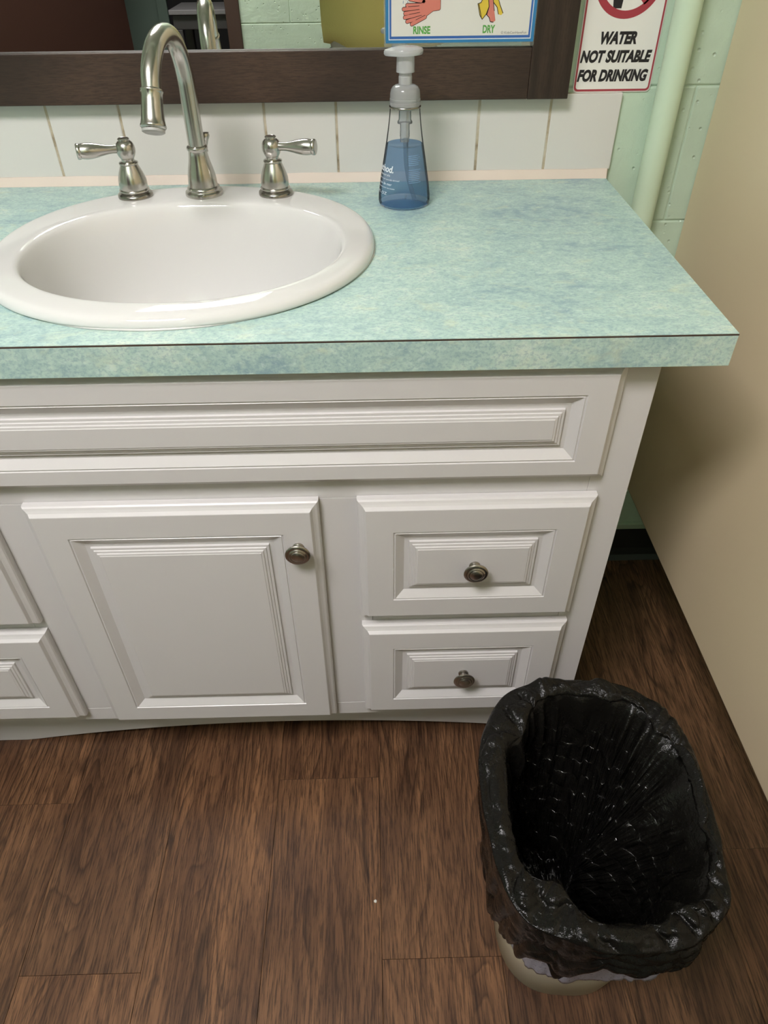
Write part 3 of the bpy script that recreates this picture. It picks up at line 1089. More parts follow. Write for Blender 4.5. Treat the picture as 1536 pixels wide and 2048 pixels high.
def bot_r(z):
    pts = [(0.0, 0.0352), (0.002, 0.0372), (0.006, 0.0381), (0.014, 0.0378), (0.030, 0.0357), (0.060, 0.0307), (0.085, 0.0263), (0.100, 0.0240), (0.112, 0.0224), (0.122, 0.0214), (0.128, 0.0210)]
    for (z0, r0), (z1, r1) in zip(pts, pts[1:]):
        if z <= z1:
            return r0 + (r1 - r0) * (z - z0) / (z1 - z0)
    return pts[-1][1]


bm = bmesh.new()
zs = [0.0, 0.001, 0.002, 0.004, 0.006, 0.010, 0.014] + [0.014 + 0.006 * i for i in range(1, 20)]
outer = [(bot_r(z), z) for z in zs]
add_lathe(bm, [(0.004, 0.006), (0.022, 0.0045), (0.030, 0.0005)] + outer, 56, cap1=False)
obj('bottle_shell', bm, MT['clear'], soap, True)
bm = bmesh.new()
lz = [0.003 + (0.0815 - 0.003) * i / 14 for i in range(15)]
add_lathe(bm, [(0.003, 0.0075), (0.024, 0.006)] + [(bot_r(z) - 0.0016, z) for z in lz] + [(bot_r(0.0815) - 0.003, 0.0805), (0.004, 0.0802)], 56)
obj('liquid_soap', bm, MT['liquid'], soap, True, angle=40)
bm = bmesh.new()
add_lathe(bm, [(0.0214, 0.1268), (0.0220, 0.1274), (0.0220, 0.1290), (0.0214, 0.1296)], 48, cap0=False, cap1=False)
obj('neck_ring', bm, MT['nickel_dark'], soap, True)
bm = bmesh.new()
add_lathe(bm, [(0.0206, 0.1297), (0.0213, 0.1303), (0.0214, 0.1345), (0.0209, 0.1350), (0.0212, 0.1356), (0.0212, 0.1385), (0.0207, 0.1390), (0.0209, 0.1396), (0.0207, 0.1440), (0.0196, 0.1490), (0.0170, 0.1525), (0.0130, 0.1545), (0.0100, 0.1550)], 48)
obj('cap', bm, MT['cap'], soap, True, angle=35)
bm = bmesh.new()
add_lathe(bm, [(0.0092, 0.1551), (0.0092, 0.1640), (0.0088, 0.1645), (0.0088, 0.1710)], 32)
obj('pump_stem', bm, MT['pump'], soap, True, angle=35)
bm = bmesh.new()
add_lathe(bm, [(0.0100, 0.1690), (0.0124, 0.1692), (0.0122, 0.1800), (0.0119, 0.1905)], 32, cap1=False)
# flat oval press plate with a nozzle lip toward the left
rings = []
for sc, z in [(0.55, 0.1885), (0.96, 0.1890), (1.0, 0.1905), (1.0, 0.1935), (0.95, 0.1955), (0.7, 0.1975), (0.35, 0.1985)]:
    r = []
    for i in range(48):
        a = tau * i / 48
        rx = 0.0235 + (0.0055 * max(0, -cos(a)) ** 3)
        r.append((rx * cos(a) * sc, 0.0185 * sin(a) * sc, z + (0.0007 * cos(a) if sc > 0.5 else 0)))
    rings.append(r)
add_loft(bm, rings, True, True)
obj('pump_head', bm, MT['pump'], soap, True, angle=35)
bm = bmesh.new()
add_lathe(bm, [(0.0085, 0.126), (0.0088, 0.112), (0.0105, 0.1095), (0.0105, 0.1075), (0.0066, 0.1065), (0.0066, 0.098), (0.0072, 0.097), (0.0066, 0.096), (0.0072, 0.094), (0.0066, 0.093), (0.0072, 0.091), (0.0064, 0.090), (0.0064, 0.084)], 28)
obj('pump_chamber', bm, MT['tube'], soap, True, angle=40)
bm = bmesh.new()
add_tube(bm, smooth_path([(0.001, 0.0, 0.088), (0.002, -0.001, 0.06), (0.006, -0.003, 0.035), (0.0150, -0.0080, 0.0075)], 8), 0.0030, 14)
obj('dip_tube', bm, MT['tube'], soap, True, angle=50)


def wrap_label(name, body, zb, h, w, ang_left, mat, bold=0.0):
    """print wrapped round the cone; ang_left in radians from -y (toward the camera), positive to the right"""
    o = text_mesh(name, body, h, w, 0, 0, 0, mat, soap, bold=bold)
    for v in o.data.vertices:
        z = zb + v.co.z
        r = bot_r(z) + 0.0005
        a = ang_left + v.co.x / r
        v.co = (r * sin(a), -r * cos(a), z)
    return o


wrap_label('brand_lettering', 'method.', 0.0490, 0.0090, 0.0400, radians(-101), MT['label_white'], 0.025)
wrap_label('label_print', 'sea minerals', 0.0440, 0.0030, 0.0340, radians(-98), MT['label_white'])
wrap_label('label_print', 'foaming hand wash naturally derived', 0.0385, 0.0026, 0.0500, radians(-98), MT['label_white'])
wrap_label('label_print', "mineraux de mer", 0.0325, 0.0034, 0.0400, radians(-98), MT['label_white'])
wrap_label('label_print', 'savon moussant pour les mains', 0.0275, 0.0024, 0.0460, radians(-98), MT['label_white'])
wrap_label('label_print', '10 FL OZ', 0.0195, 0.0036, 0.0320, radians(-95), MT['label_white'])
bm = bmesh.new()
rl = random.Random(8)
for k in range(14):
    z = 0.071 - k * 0.0023 - (0.004 if k > 5 else 0)
    L = 0.020 * rl.uniform(0.75, 1.0)
    r = bot_r(z) + 0.0004
    a0 = radians(8)
    pts = []
    m = 8
    lo = [(r * sin(a0 + L / r * i / m), -r * cos(a0 + L / r * i / m), z) for i in range(m + 1)]
    hi = [(p[0] * 0.999, p[1] * 0.999, z + 0.0009) for p in lo]
    A = [bm.verts.new(p) for p in lo]
    B = [bm.verts.new(p) for p in hi]
    for i in range(m):
        bm.faces.new((A[i], A[i + 1], B[i + 1], B[i]))
obj('fine_print', bm, MT['label_faint'], soap)

# ------------------------------------------------------------------ framed mirror
mir = empty('framed_mirror', (0.235, 0.0, 0.1175))
tag(mir, 'large wall mirror in a dark brown wood-grain frame above the tile row', 'mirror')
MX0, MX1, MZ0, MZ1 = -0.335, 0.7845, 0.1175, 1.02
FB = -0.0012                    # back of frame rests on the tile face
YFR = -0.0215                   # front of frame


def mbox(name, x0, x1, y0, y1, z0, z1, mat, bevel=0.0):
    return box(name, x0 - 0.235, x1 - 0.235, y0, y1, z0 - 0.1175, z1 - 0.1175, mat, mir, bevel)


FWD = 0.0605
mbox('frame_rail', MX0 + FWD + 0.0002, MX1 - FWD - 0.0002, YFR, FB, MZ0, MZ0 + 0.0650, MT['frame_h'], 0.001)
mbox('frame_rail', MX0 + FWD + 0.0002, MX1 - FWD - 0.0002, YFR, FB, MZ1 - 0.0650, MZ1, MT['frame_h'], 0.001)
mbox('frame_stile', MX1 - FWD, MX1, YFR - 0.0003, FB, MZ0 - 0.0003, MZ1, MT['frame_v'], 0.001)
mbox('frame_stile', MX0, MX0 + FWD, YFR - 0.0003, FB, MZ0 - 0.0003, MZ1, MT['frame_v'], 0.001)
mbox('mirror_glass', MX0 + FWD, MX1 - FWD, -0.0105, -0.0075, MZ0 + 0.0652, MZ1 - 0.0652, MT['mirror'])

# ------------------------------------------------------------------ handwashing poster taped to the mirror
PY = -0.0222
po = empty('handwashing_poster', (0.6180, PY, 0.18))
tag(po, 'laminated handwashing poster with a double blue border on the mirror, green RINSE and DRY lettering', 'poster')
PX0, PX1, PZ0, PZ1 = 0.5140, 0.7235, 0.1900, 0.4560


def lp(pts, dx=0.6180, dz=0.18, k=1.0):
    return [(x - dx, z - dz) for x, z in pts]


def rect(x0, x1, z0, z1):
    return [(x0, z0), (x1, z0), (x1, z1), (x0, z1)]


bm = bmesh.new()
add_poly(bm, lp(rect(PX0 - 0.002, PX1 + 0.0012, PZ0 - 0.0050, PZ1 + 0.004)), 0.0, 0.0003)
obj('laminate_film', bm, MT['laminate_film'], po)
bm = bmesh.new()
add_poly(bm, lp(rect(PX0, PX1, PZ0, PZ1)), -0.0003, 0.0002)
obj('blue_border', bm, MT['blue_outer'], po)
bm = bmesh.new()
add_poly(bm, lp(rect(PX0 + 0.0042, PX1 - 0.0042, PZ0 + 0.0036, PZ1 - 0.0042)), -0.0005, 0.0001)
obj('white_line', bm, MT['print_white'], po)
bm = bmesh.new()
add_poly(bm, lp(rect(PX0 + 0.0052, PX1 - 0.0052, PZ0 + 0.0048, PZ1 - 0.0052)), -0.0006, 0.0001)
obj('inner_blue_border', bm, MT['blue_inner'], po)
bm = bmesh.new()
add_poly(bm, lp(rect(PX0 + 0.0080, PX1 - 0.0080, PZ0 + 0.0080, PZ1 - 0.0085)), -0.0007, 0.0001)
obj('paper_sheet', bm, MT['paper'], po)
ZB = 0.0035                      # drawing raised to sit over its captions


def up(pts):
    return [(x + 0.0005, z + ZB) for x, z in pts]


yy = -0.0008
palm = [(0.5677, 0.2397), (0.5891, 0.2395), (0.5892, 0.2259), (0.5877, 0.2246), (0.5794, 0.2237), (0.5684, 0.2169), (0.5613, 0.2136), (0.5539, 0.219), (0.5553, 0.2295), (0.5632, 0.2333)]
fingers = [[(0.5472, 0.2373), (0.5663, 0.2346)], [(0.5434, 0.2303), (0.5632, 0.2307)], [(0.5386, 0.226), (0.5601, 0.2275)], [(0.5408, 0.2211), (0.5602, 0.2235)], [(0.5403, 0.2165), (0.5611, 0.2202)],
           [(0.5436, 0.2118), (0.5636, 0.2169)], [(0.5501, 0.2087), (0.5684, 0.2169)]]
bm = bmesh.new()
for f in fingers:
    add_stroke(bm, lp(up(f)), 0.0054, yy, 0.0001)
add_stroke(bm, lp(up(palm + palm[:1])), 0.0012, yy, 0.0001)
obj('hand_outline', bm, MT['print_line'], po)
bm = bmesh.new()
add_poly(bm, lp(up(palm)), yy - 0.0001, 0.0001)
for k, f in enumerate(fingers):
    add_stroke(bm, lp(up(f)), 0.0040, yy - 0.0001 - 0.00001 * k, 0.0001)
obj('printed_hands', bm, MT['print_pink'], po)
bm = bmesh.new()
for f in fingers[1:]:
    (x0, z0), (x1, z1) = f
    add_stroke(bm, lp(up([(x0 + 0.3 * (x1 - x0), z0 + 0.3 * (z1 - z0) + 0.0024), (x1, z1 + 0.0021)])), 0.0006, yy - 0.0003, 0.0001)
obj('finger_lines', bm, MT['print_line'], po)
tow1 = [(0.6485, 0.2389), (0.6549, 0.2388), (0.6567, 0.2278), (0.6534, 0.2193), (0.6482, 0.2134), (0.6446, 0.2181), (0.6409, 0.2312), (0.6451, 0.2325)]
tow2 = [(0.6597, 0.2388), (0.6679, 0.2387), (0.6717, 0.2296), (0.6766, 0.2204), (0.6744, 0.2178), (0.6703, 0.2191), (0.6679, 0.227), (0.6626, 0.2323)]
arm = [(0.6557, 0.2388), (0.6614, 0.2368), (0.6643, 0.2231), (0.6669, 0.2119), (0.6639, 0.2099), (0.6598, 0.2106), (0.6578, 0.2153), (0.6542, 0.2186), (0.6567, 0.2278)]
bm = bmesh.new()
add_poly(bm, lp(up(tow1)), yy, 0.0001)
add_poly(bm, lp(up(tow2)), yy, 0.0001)
obj('printed_towel', bm, MT['print_yellow'], po)
bm = bmesh.new()
add_poly(bm, lp(up(arm)), yy - 0.0001, 0.0001)
obj('printed_arm', bm, MT['print_pink'], po)
bm = bmesh.new()
for q in (tow1[1:] + tow1[:1], tow2[:4], tow2[5:], arm[4:], arm[:3], [(0.6425, 0.2305), (0.6470, 0.2150)]):
    add_stroke(bm, lp(up(q)), 0.0009, yy - 0.0003, 0.0001)
obj('towel_outline', bm, MT['print_line'], po)
for q in ([(0.5378, 0.2326), (0.5380, 0.2352)], [(0.5417, 0.2362), (0.5420, 0.2395)], [(0.5456, 0.2372), (0.5458, 0.2400)], [(0.5395, 0.2375), (0.5397, 0.2398)], [(0.5440, 0.2335), (0.5441, 0.2352)]):
    bm = bmesh.new()
    add_stroke(bm, lp(up(q)), 0.0009, yy, 0.0001)
    obj('water_drop', bm, MT['print_drop'], po)
bm = bmesh.new()
add_stroke(bm, lp(up([(0.632, 0.2392), (0.6365, 0.2392)])), 0.004, yy, 0.0001)
obj('printed_sleeve', bm, MT['ink'], po)
text_mesh('lettering', 'RINSE', 0.0094, 0.0240, 0.5527 - 0.618, 0.2005 - 0.18, yy, MT['print_green'], po, bold=0.035)
text_mesh('lettering', 'DRY', 0.0094, 0.0172, 0.6505 - 0.618, 0.2008 - 0.18, yy, MT['print_green'], po, bold=0.035)
text_mesh('credit_line', '\u00a9 KidsCanHaveFun', 0.0033, 0.0360, 0.6765 - 0.618, 0.1995 - 0.18, yy, MT['print_grey'], po)

# ------------------------------------------------------------------ warning sign
SY = WB - 0.0003
sg = empty('warning_sign', (0.8565, SY, 0.1195))
tag(sg, 'white red-bordered sign reading WATER NOT SUITABLE FOR DRINKING right of the mirror', 'sign')
SX0, SX1, SZ0, SZ1 = 0.7975, 0.9150, 0.1200, 0.3200


def rrect(x0, x1, z0, z1, r, k=6):
    out = []
    for cx, cz, a0 in ((x1 - r, z0 + r, -pi / 2), (x1 - r, z1 - r, 0), (x0 + r, z1 - r, pi / 2), (x0 + r, z0 + r, pi)):
        for i in range(k + 1):
            a = a0 + pi / 2 * i / k
            out.append((cx + r * cos(a), cz + r * sin(a)))
    return out


def ls(pts):
    return [(x - 0.8565, z - 0.1195) for x, z in pts]


bm = bmesh.new()
add_poly(bm, ls(rrect(SX0, SX1, SZ0, SZ1, 0.006)), 0.0, 0.0012)
obj('sign_plate', bm, MT['sign_edge'], sg)
bm = bmesh.new()
add_poly(bm, ls(rrect(SX0 + 0.0015, SX1 - 0.0015, SZ0 + 0.0015, SZ1 - 0.0015, 0.0055)), -0.0012, 0.0001)
obj('red_border', bm, MT['sign_red'], sg)
bm = bmesh.new()
add_poly(bm, ls(rrect(SX0 + 0.0040, SX1 - 0.0040, SZ0 + 0.0042, SZ1 - 0.0040, 0.004)), -0.0013, 0.0001)
obj('white_field', bm, MT['sign_white'], sg)
ys = -0.0014
RC = (0.8565, 0.2610)
bm = bmesh.new()
gl = [(RC[0] - 0.018, 0.2245), (RC[0] - 0.0062, 0.2245), (RC[0] - 0.0005, 0.285), (RC[0] - 0.026, 0.285)]
add_poly(bm, ls(gl), ys, 0.0001)
obj('glass_symbol', bm, MT['ink'], sg)
bm = bmesh.new()
ro, ri = 0.0490, 0.0392
for i in range(64):
    a, b = tau * i / 64, tau * (i + 1) / 64
    add_poly(bm, ls([(RC[0] + ri * cos(a), RC[1] + ri * sin(a)), (RC[0] + ro * cos(a), RC[1] + ro * sin(a)), (RC[0] + ro * cos(b), RC[1] + ro * sin(b)), (RC[0] + ri * cos(b), RC[1] + ri * sin(b))]), ys - 0.0001, 0.0001)
add_poly(bm, ls([(RC[0] + 0.0415 * cos(-pi / 4) - 0.0035, RC[1] + 0.0415 * sin(-pi / 4) - 0.0035), (RC[0] + 0.0415 * cos(-pi / 4) + 0.0035, RC[1] + 0.0415 * sin(-pi / 4) + 0.0035),
                 (RC[0] + 0.0415 * cos(3 * pi / 4) + 0.0035, RC[1] + 0.0415 * sin(3 * pi / 4) + 0.0035), (RC[0] + 0.0415 * cos(3 * pi / 4) - 0.0035, RC[1] + 0.0415 * sin(3 * pi / 4) - 0.0035)]), ys - 0.0001, 0.0001)
obj('prohibition_ring', bm, MT['sign_red'], sg)
text_mesh('lettering', 'WATER', 0.0160, 0.0535, 0.8275 - 0.8565, 0.1812 - 0.1195, ys, MT['ink'], sg, bold=0.055, shear=0.22)
text_mesh('lettering', 'NOT SUITABLE', 0.0160, 0.1050, 0.8022 - 0.8565, 0.1583 - 0.1195, ys, MT['ink'], sg, bold=0.055, shear=0.22)
text_mesh('lettering', 'FOR DRINKING', 0.0160, 0.1055, 0.8016 - 0.8565, 0.1340 - 0.1195, ys, MT['ink'], sg, bold=0.055, shear=0.22)

# ------------------------------------------------------------------ painted pipe on the wall
pp = empty('wall_pipe', (0.9385, -0.0125, FLOOR))
tag(pp, 'pale green painted vertical pipe on the block wall beside the sign', 'pipe')
bm = bmesh.new()
add_lathe(bm, [(0.0190, 0.0), (0.0190, CEIL - FLOOR)], 36)
obj('pipe_run', bm, MT['pipe'], pp, True, angle=50)
bm = bmesh.new()
add_lathe(bm, [(0.034, 0.0), (0.034, 0.004), (0.024, 0.010), (0.0192, 0.011)], 36, cap1=False)
obj('floor_flange', bm, MT['pipe'], pp, True, angle=40)

# ------------------------------------------------------------------ toilet partition on the right
pt = empty('stall_partition', (1.02, -0.75, -0.605))
tag(pt, 'cream beige toilet stall partition panel right of the counter, raised off the floor', 'partition')
bm = bmesh.new()
add_box(bm, 0.0, 0.0254, -0.72, 0.7560, 0.0015, 1.50, 0.0015, 2)
obj('panel', bm, MT['partition'], pt)
box('bottom_edge_trim', 0.0012, 0.0242, -0.72, 0.7560, -0.0005, 0.0013, MT['partition_edge'], pt)
for zz in (0.25, 1.25):
    o = box('wall_bracket', 0.0256, 0.045, 0.715, 0.757, zz, zz + 0.06, MT['knob'], pt, 0.002)
bm = bmesh.new()
add_box(bm, -0.006, 0.0314, -0.90, -0.7205, -0.265, 1.60, 0.002, 2)
obj('pilaster', bm, MT['partition'], pt)

# ------------------------------------------------------------------ wastebasket with two liners
BX, BY = 0.752, -0.798
ZR = -0.492                      # rim height
wb = empty('wastebasket', (BX, BY, FLOOR))
tag(wb, 'cream plastic wastebasket on the wood floor in front of the cabinet', 'wastebasket')


def sup(a, b, e, th):
    c_, s_ = cos(th), sin(th)
    return a * abs(c_) ** (2 / e) * (1 if c_ >= 0 else -1), b * abs(s_) ** (2 / e) * (1 if s_ >= 0 else -1)


TILT = radians(-4.0)             # the basket is turned a little


def bin_pt(th, t, off=0.0):
    """point on the basket wall: t = 0 at the floor, 1 at the rim; off pushes outward"""
    a = 0.094 + (0.121 - 0.094) * t + off
    b = 0.116 + (0.150 - 0.116) * t + off
    x, y = sup(a, b, 2.7, th)
    y += 0.010 * (1 - t)
    ct, st = cos(TILT), sin(TILT)
    return x * ct - y * st, x * st + y * ct


HB = ZR - FLOOR
bm = bmesh.new()
n = 72
rings = []
for t, off in [(0.012, -0.09), (0.0, -0.010), (0.0, -0.004), (0.012, 0.0), (0.3, 0.0), (0.6, 0.0), (0.93, 0.0), (0.955, 0.004), (1.0, 0.005), (1.0, -0.002), (0.6, -0.003), (0.3, -0.003), (0.015, -0.004), (0.015, -0.09)]:
    rings.append([(*bin_pt(tau * i / n, t, off), HB * t) for i in range(n)])
add_loft(bm, rings, True, True)
obj('bin_body', bm, MT['bin'], wb, True, angle=45)


def fbm(p, o=4):
    return noise.fractal(p, 0.9, 2.1, o)


def film(name, mat, stations, n, shape, uv=True):
    """bag film: stations = list of v; shape(th, v) -> xyz"""
    bm = bmesh.new()
    uvl = bm.loops.layers.uv.new('UVMap')
    V = []
    UV = []
    for v in stations:
        row, ruv = [], []
        for i in range(n):
            p = shape(tau * i / n, v)
            row.append(bm.verts.new(p))
        V.append(row)
    for k in range(len(V) - 1):
        for i in range(n):
            j = (i + 1) % n
            f = bm.faces.new((V[k][i], V[k][j], V[k + 1][j], V[k + 1][i]))
            uvs = ((i / n, stations[k]), (( i + 1) / n, stations[k]), ((i + 1) / n, stations[k + 1]), (i / n, stations[k + 1]))
            for lp_, (a, b) in zip(f.loops, uvs):
                lp_[uvl].uv = (a * 0.9, b * 0.38)
            f.smooth = True
    return bm, V


def fold(th, c, w):
    d = (th - c + pi) % tau - pi
    return math.exp(-(d / w) ** 2)


# front (toward the camera) is th = -90 deg, right is 0, back is +90
FOLDS = [(radians(60), 0.05, 0.016), (radians(46), 0.045, 0.020), (radians(28), 0.05, 0.015), (radians(112), 0.05, 0.010), (radians(125), 0.04, -0.010), (radians(150), 0.10, 0.014), (radians(200), 0.08, 0.010),
         (radians(-105), 0.06, 0.012), (radians(-128), 0.07, 0.016), (radians(-60), 0.06, 0.010), (radians(5), 0.07, 0.010)]


LOBES = [(radians(-124), 0.26, 0.026), (radians(140), 0.34, 0.022), (radians(38), 0.12, 0.018), (radians(-62), 0.20, 0.010), (radians(80), 0.15, 0.008)]


def lobe(th):
    return sum(am * fold(th, c, w) for c, w, am in LOBES)


def hem(th):
    """height the black skirt hangs below the rim"""
    h = 0.068 - 0.036 * fold(th, radians(-68), 0.55) + 0.030 * fold(th, radians(-160), 0.6)
    h += 0.042 * fold(th, radians(-108), 0.09) - 0.016 * fold(th, radians(-124), 0.09) - 0.012 * fold(th, radians(-93), 0.07)
    h += 0.060 * fold(th, radians(-156), 0.42) + 0.012 * fold(th, radians(-128), 0.2)
    h += 0.006 * noise.noise(Vector((cos(th) * 6, sin(th) * 6, 2.0)))
    return h


def crease(p):
    """sharp-edged crumple: ridged noise in 0..1"""
    return (1.0 - min(1.0, abs(noise.noise(p)) * 2.2)) ** 2


def black_shape(th, v):
    q = Vector((cos(th), sin(th), 0))
    V0 = 0.26
    if v <= V0:                         # slack rounded bottom
        a = v / V0 * pi / 2
        k0 = sin(a)
        z = HB * (0.035 + 0.11 * (1 - cos(a)))
        t = 0.145
    else:
        k0 = 1.0
        t = 0.145 + 0.855 * (v - V0) / (1 - V0)
        z = HB * t
    if v <= 1.0:
        x, y = bin_pt(th, t, 0.0)
        r = math.hypot(x, y)
        e = 1.0 - max(0.0, (t - 0.90) / 0.10) ** 2 * 0.8        # calmer where the film meets the rim
        slack = 0.165 * (1 - t) ** 0.85 * fold(th, radians(18), 1.0) + 0.020 * (1 - t) * fold(th, radians(110), 0.9)
        billow = 0.014 * abs(fbm(Vector((q.x * 1.5, q.y * 1.5, t * 1.4 + 4)), 2))
        ridge = 0.0
        for c, w, am in FOLDS:
            cc = c + 0.22 * (1 - t) * sin(c * 7)
            ridge += am * fold(th, cc, w * (1.0 + 0.8 * (1 - t)))
        cr = 0.0085 * crease(Vector((q.x * 4.0 + t, q.y * 4.0, t * 1.3))) + 0.0022 * crease(Vector((q.x * 11, q.y * 11, t * 3.0 + 5)))
        inn = 0.004 + lobe(th) * max(0.0, (t - 0.62) / 0.38) ** 1.6 + slack + (billow + abs(ridge) * max(0.0, t - 0.2) ** 0.7 * 1.2 + cr) * e
        k = max(0.05, (r - inn) / r) * k0
        if t > 0.93:
            z += 0.009 * (t - 0.93) / 0.07
        else:
            z += 0.004 * noise.noise(Vector((x * 30 * k0, y * 30 * k0, 2)))
        return x * k, y * k, z
    # over the rim and down the outside
    w = v - 1.0
    roll = 0.025 + 0.008 * noise.noise(Vector((q.x * 2.2, q.y * 2.2, 9))) + 0.004 * fold(th, radians(180), 0.8) - 0.008 * fold(th, radians(0), 0.7)
    x, y = bin_pt(th, 1.0, 0.0)
    r = math.hypot(x, y)
    n1 = 0.0075 * noise.noise(Vector((q.x * 2.6, q.y * 2.6, w * 1.6 + 20))) + 0.0040 * noise.noise(Vector((q.x * 3.4, q.y * 3.4, w * 7.0 + 3)))
    n1 -= 0.0085 * crease(Vector((q.x * 3.2 + w * 1.2, q.y * 3.2, w * 3.2 + 11))) + 0.0034 * crease(Vector((q.x * 8, q.y * 8 + w * 2, w * 7.0 + 2)))
    ridge = sum(am * fold(th, c, wd) for c, wd, am in FOLDS) * 0.30
    H = hem(th)
    HW = 0.011
    if w < 0.4:
        a = w / 0.4 * pi                 # half circle over the rim
        off = -0.004 - lobe(th) * 0.5 * (1 + cos(a)) + roll * 0.5 * (1 - cos(a)) + n1 * sin(a)
        z = HB + 0.009 + HW * sin(a) + n1 * 0.9 * sin(a) - abs(ridge) * 0.3 * sin(a)
    else:
        s_ = (w - 0.4) / 0.6
        off = -0.004 + roll * (1 - 0.12 * s_ + 0.75 * s_ * fold(th, radians(-85), 0.7)) + n1 * 1.1 * (0.5 + 0.3 * s_) - 0.004 * s_ * s_ + ridge * 0.5 * s_
        z = HB + 0.009 - H * s_
        off = max(off, 0.0085)
    k = (r + off) / r
    return x * k, y * k, z


N = 400
st = [i / 90 for i in range(91)] + [1.0 + i / 60 for i in range(1, 61)]
bm, V = film('bin_liner', None, st, N, black_shape)
bmesh.ops.remove_doubles(bm, verts=V[0], dist=1e-7)
bag = obj('bin_liner', bm, MT['bag'], None, True)
bag.location = (BX, BY, FLOOR)
sol = bag.modifiers.new('film', 'SOLIDIFY')
sol.thickness = 0.0006
sol.offset = 0
tag(bag, 'shiny black plastic bin bag folded over the rim of the wastebasket', 'bin bag')


def pale_shape(th, v):
    q = Vector((cos(th), sin(th), 0))
    f = fold(th, radians(-92), 0.95)
    low = 0.118 + 0.082 * f + 0.060 * fold(th, radians(-130), 0.6) + 0.012 * noise.noise(Vector((q.x * 6, q.y * 6, 8.0))) + 0.005 * noise.noise(Vector((q.x * 20, q.y * 20, 1.0)))
    low += 0.020 * fold(th, radians(-96), 0.10) - 0.022 * fold(th, radians(-50), 0.12)
    zz = -0.02 - (low - 0.02) * v
    t = (HB + zz) / HB
    x, y = bin_pt(th, max(t, 0), 0.0)
    r = math.hypot(x, y)
    cr = 0.5 + 0.5 * noise.noise(Vector((q.x * 13, q.y * 13, v * 1.5 + 3)))
    fine = 0.5 + 0.5 * noise.noise(Vector((q.x * 34, q.y * 34, v * 2.5 + 7)))
    flare = 0.020 * v * v * fold(th, radians(-52), 0.35)
    off = 0.0012 + 0.0075 * cr * v + 0.0035 * fine * v + flare
    k = (r + off) / r
    return x * k, y * k, HB + zz


bm, V = film('inner_liner', None, [i / 30 for i in range(31)], 320, pale_shape)
pale = obj('spare_liner', bm, MT['bag_pale'], None, True)
pale.location = (BX, BY, FLOOR)
sol = pale.modifiers.new('film', 'SOLIDIFY')
sol.thickness = 0.0004
sol.offset = 0
tag(pale, 'pale lavender grey bin liner showing under the black bag on the wastebasket', 'bin bag')

# white crumb on the floor
bm = bmesh.new()
bmesh.ops.create_icosphere(bm, subdivisions=2, radius=0.0026)
for v_ in bm.verts:
    v_.co *= 1 + 0.25 * noise.noise(v_.co * 700)
    v_.co.z *= 0.6
crumb = obj('paper_crumb', bm, MT['crumb'], None, True, loc=(0.4725, -0.7675, FLOOR + 0.0014))
tag(crumb, 'tiny white crumb lying on the floor planks left of the wastebasket', 'crumb')

# ------------------------------------------------------------------ ceiling light
lamp = empty('ceiling_light', (LAMP_X, LAMP_Y, CEIL))
tag(lamp, 'square fluorescent ceiling light with a glowing white diffuser', 'light')
lw, ld = 0.36, 0.27
box('lamp_housing', -lw - 0.02, lw + 0.02, -ld - 0.02, ld + 0.02, -0.05, 0.0, MT['lamp_frame'], lamp, 0.004)
bm = bmesh.new()
add_box(bm, -lw, lw, -ld, ld, -0.075, -0.0505, 0.012, 3)
obj('diffuser', bm, MT['diffuser'], lamp)

# ------------------------------------------------------------------ person taking the photograph (seen in the mirror)
PXc, PYc = 0.545, -1.60
per = empty('person', (PXc, PYc, FLOOR))
tag(per, 'person in a yellow sweatshirt and charcoal trousers reflected in the mirror, holding up a phone', 'person')


def skin_obj(name, verts, edges, radii, mat, parent, root=0, levels=2):
    me = bpy.data.meshes.new(name)
    me.from_pydata(verts, edges, [])
    o = link(name, me, mat, parent)
    md = o.modifiers.new('skin', 'SKIN')
    md.use_smooth_shade = True
    for i, sv in enumerate(me.skin_vertices[0].data):
        r = radii[i]
        sv.radius = r if isinstance(r, tuple) else (r, r)
        sv.use_root = (i == root)
    sb_ = o.modifiers.new('sub', 'SUBSURF')
    sb_.levels = sb_.render_levels = levels
    return o


# local frame: z from the floor, facing +y
bv = [(0, 0, 0.90), (0, 0, 1.08), (0, 0, 1.25), (0, -0.005, 1.36), (0, 0.0, 1.43),
      (-0.17, -0.01, 1.335), (-0.225, 0.04, 1.09), (-0.135, 0.26, 1.165), (-0.122, 0.310, 1.185),
      (0.17, -0.01, 1.335), (0.225, 0.04, 1.09), (0.045, 0.26, 1.165), (0.014, 0.310, 1.185),
      (-0.095, 0, 0.84), (-0.10, 0.01, 0.48), (-0.10, -0.01, 0.09), (-0.11, 0.13, 0.035),
      (0.095, 0, 0.84), (0.10, 0.01, 0.48), (0.10, -0.01, 0.09), (0.11, 0.13, 0.035)]
be = [(0, 1), (1, 2), (2, 3), (3, 4), (3, 5), (5, 6), (6, 7), (7, 8), (3, 9), (9, 10), (10, 11), (11, 12), (0, 13), (13, 14), (14, 15), (15, 16), (0, 17), (17, 18), (18, 19), (19, 20)]
br = [0.13, 0.12, 0.13, 0.09, 0.055, 0.055, 0.042, 0.030, 0.028, 0.055, 0.042, 0.030, 0.028, 0.085, 0.055, 0.038, 0.03, 0.085, 0.055, 0.038, 0.03]
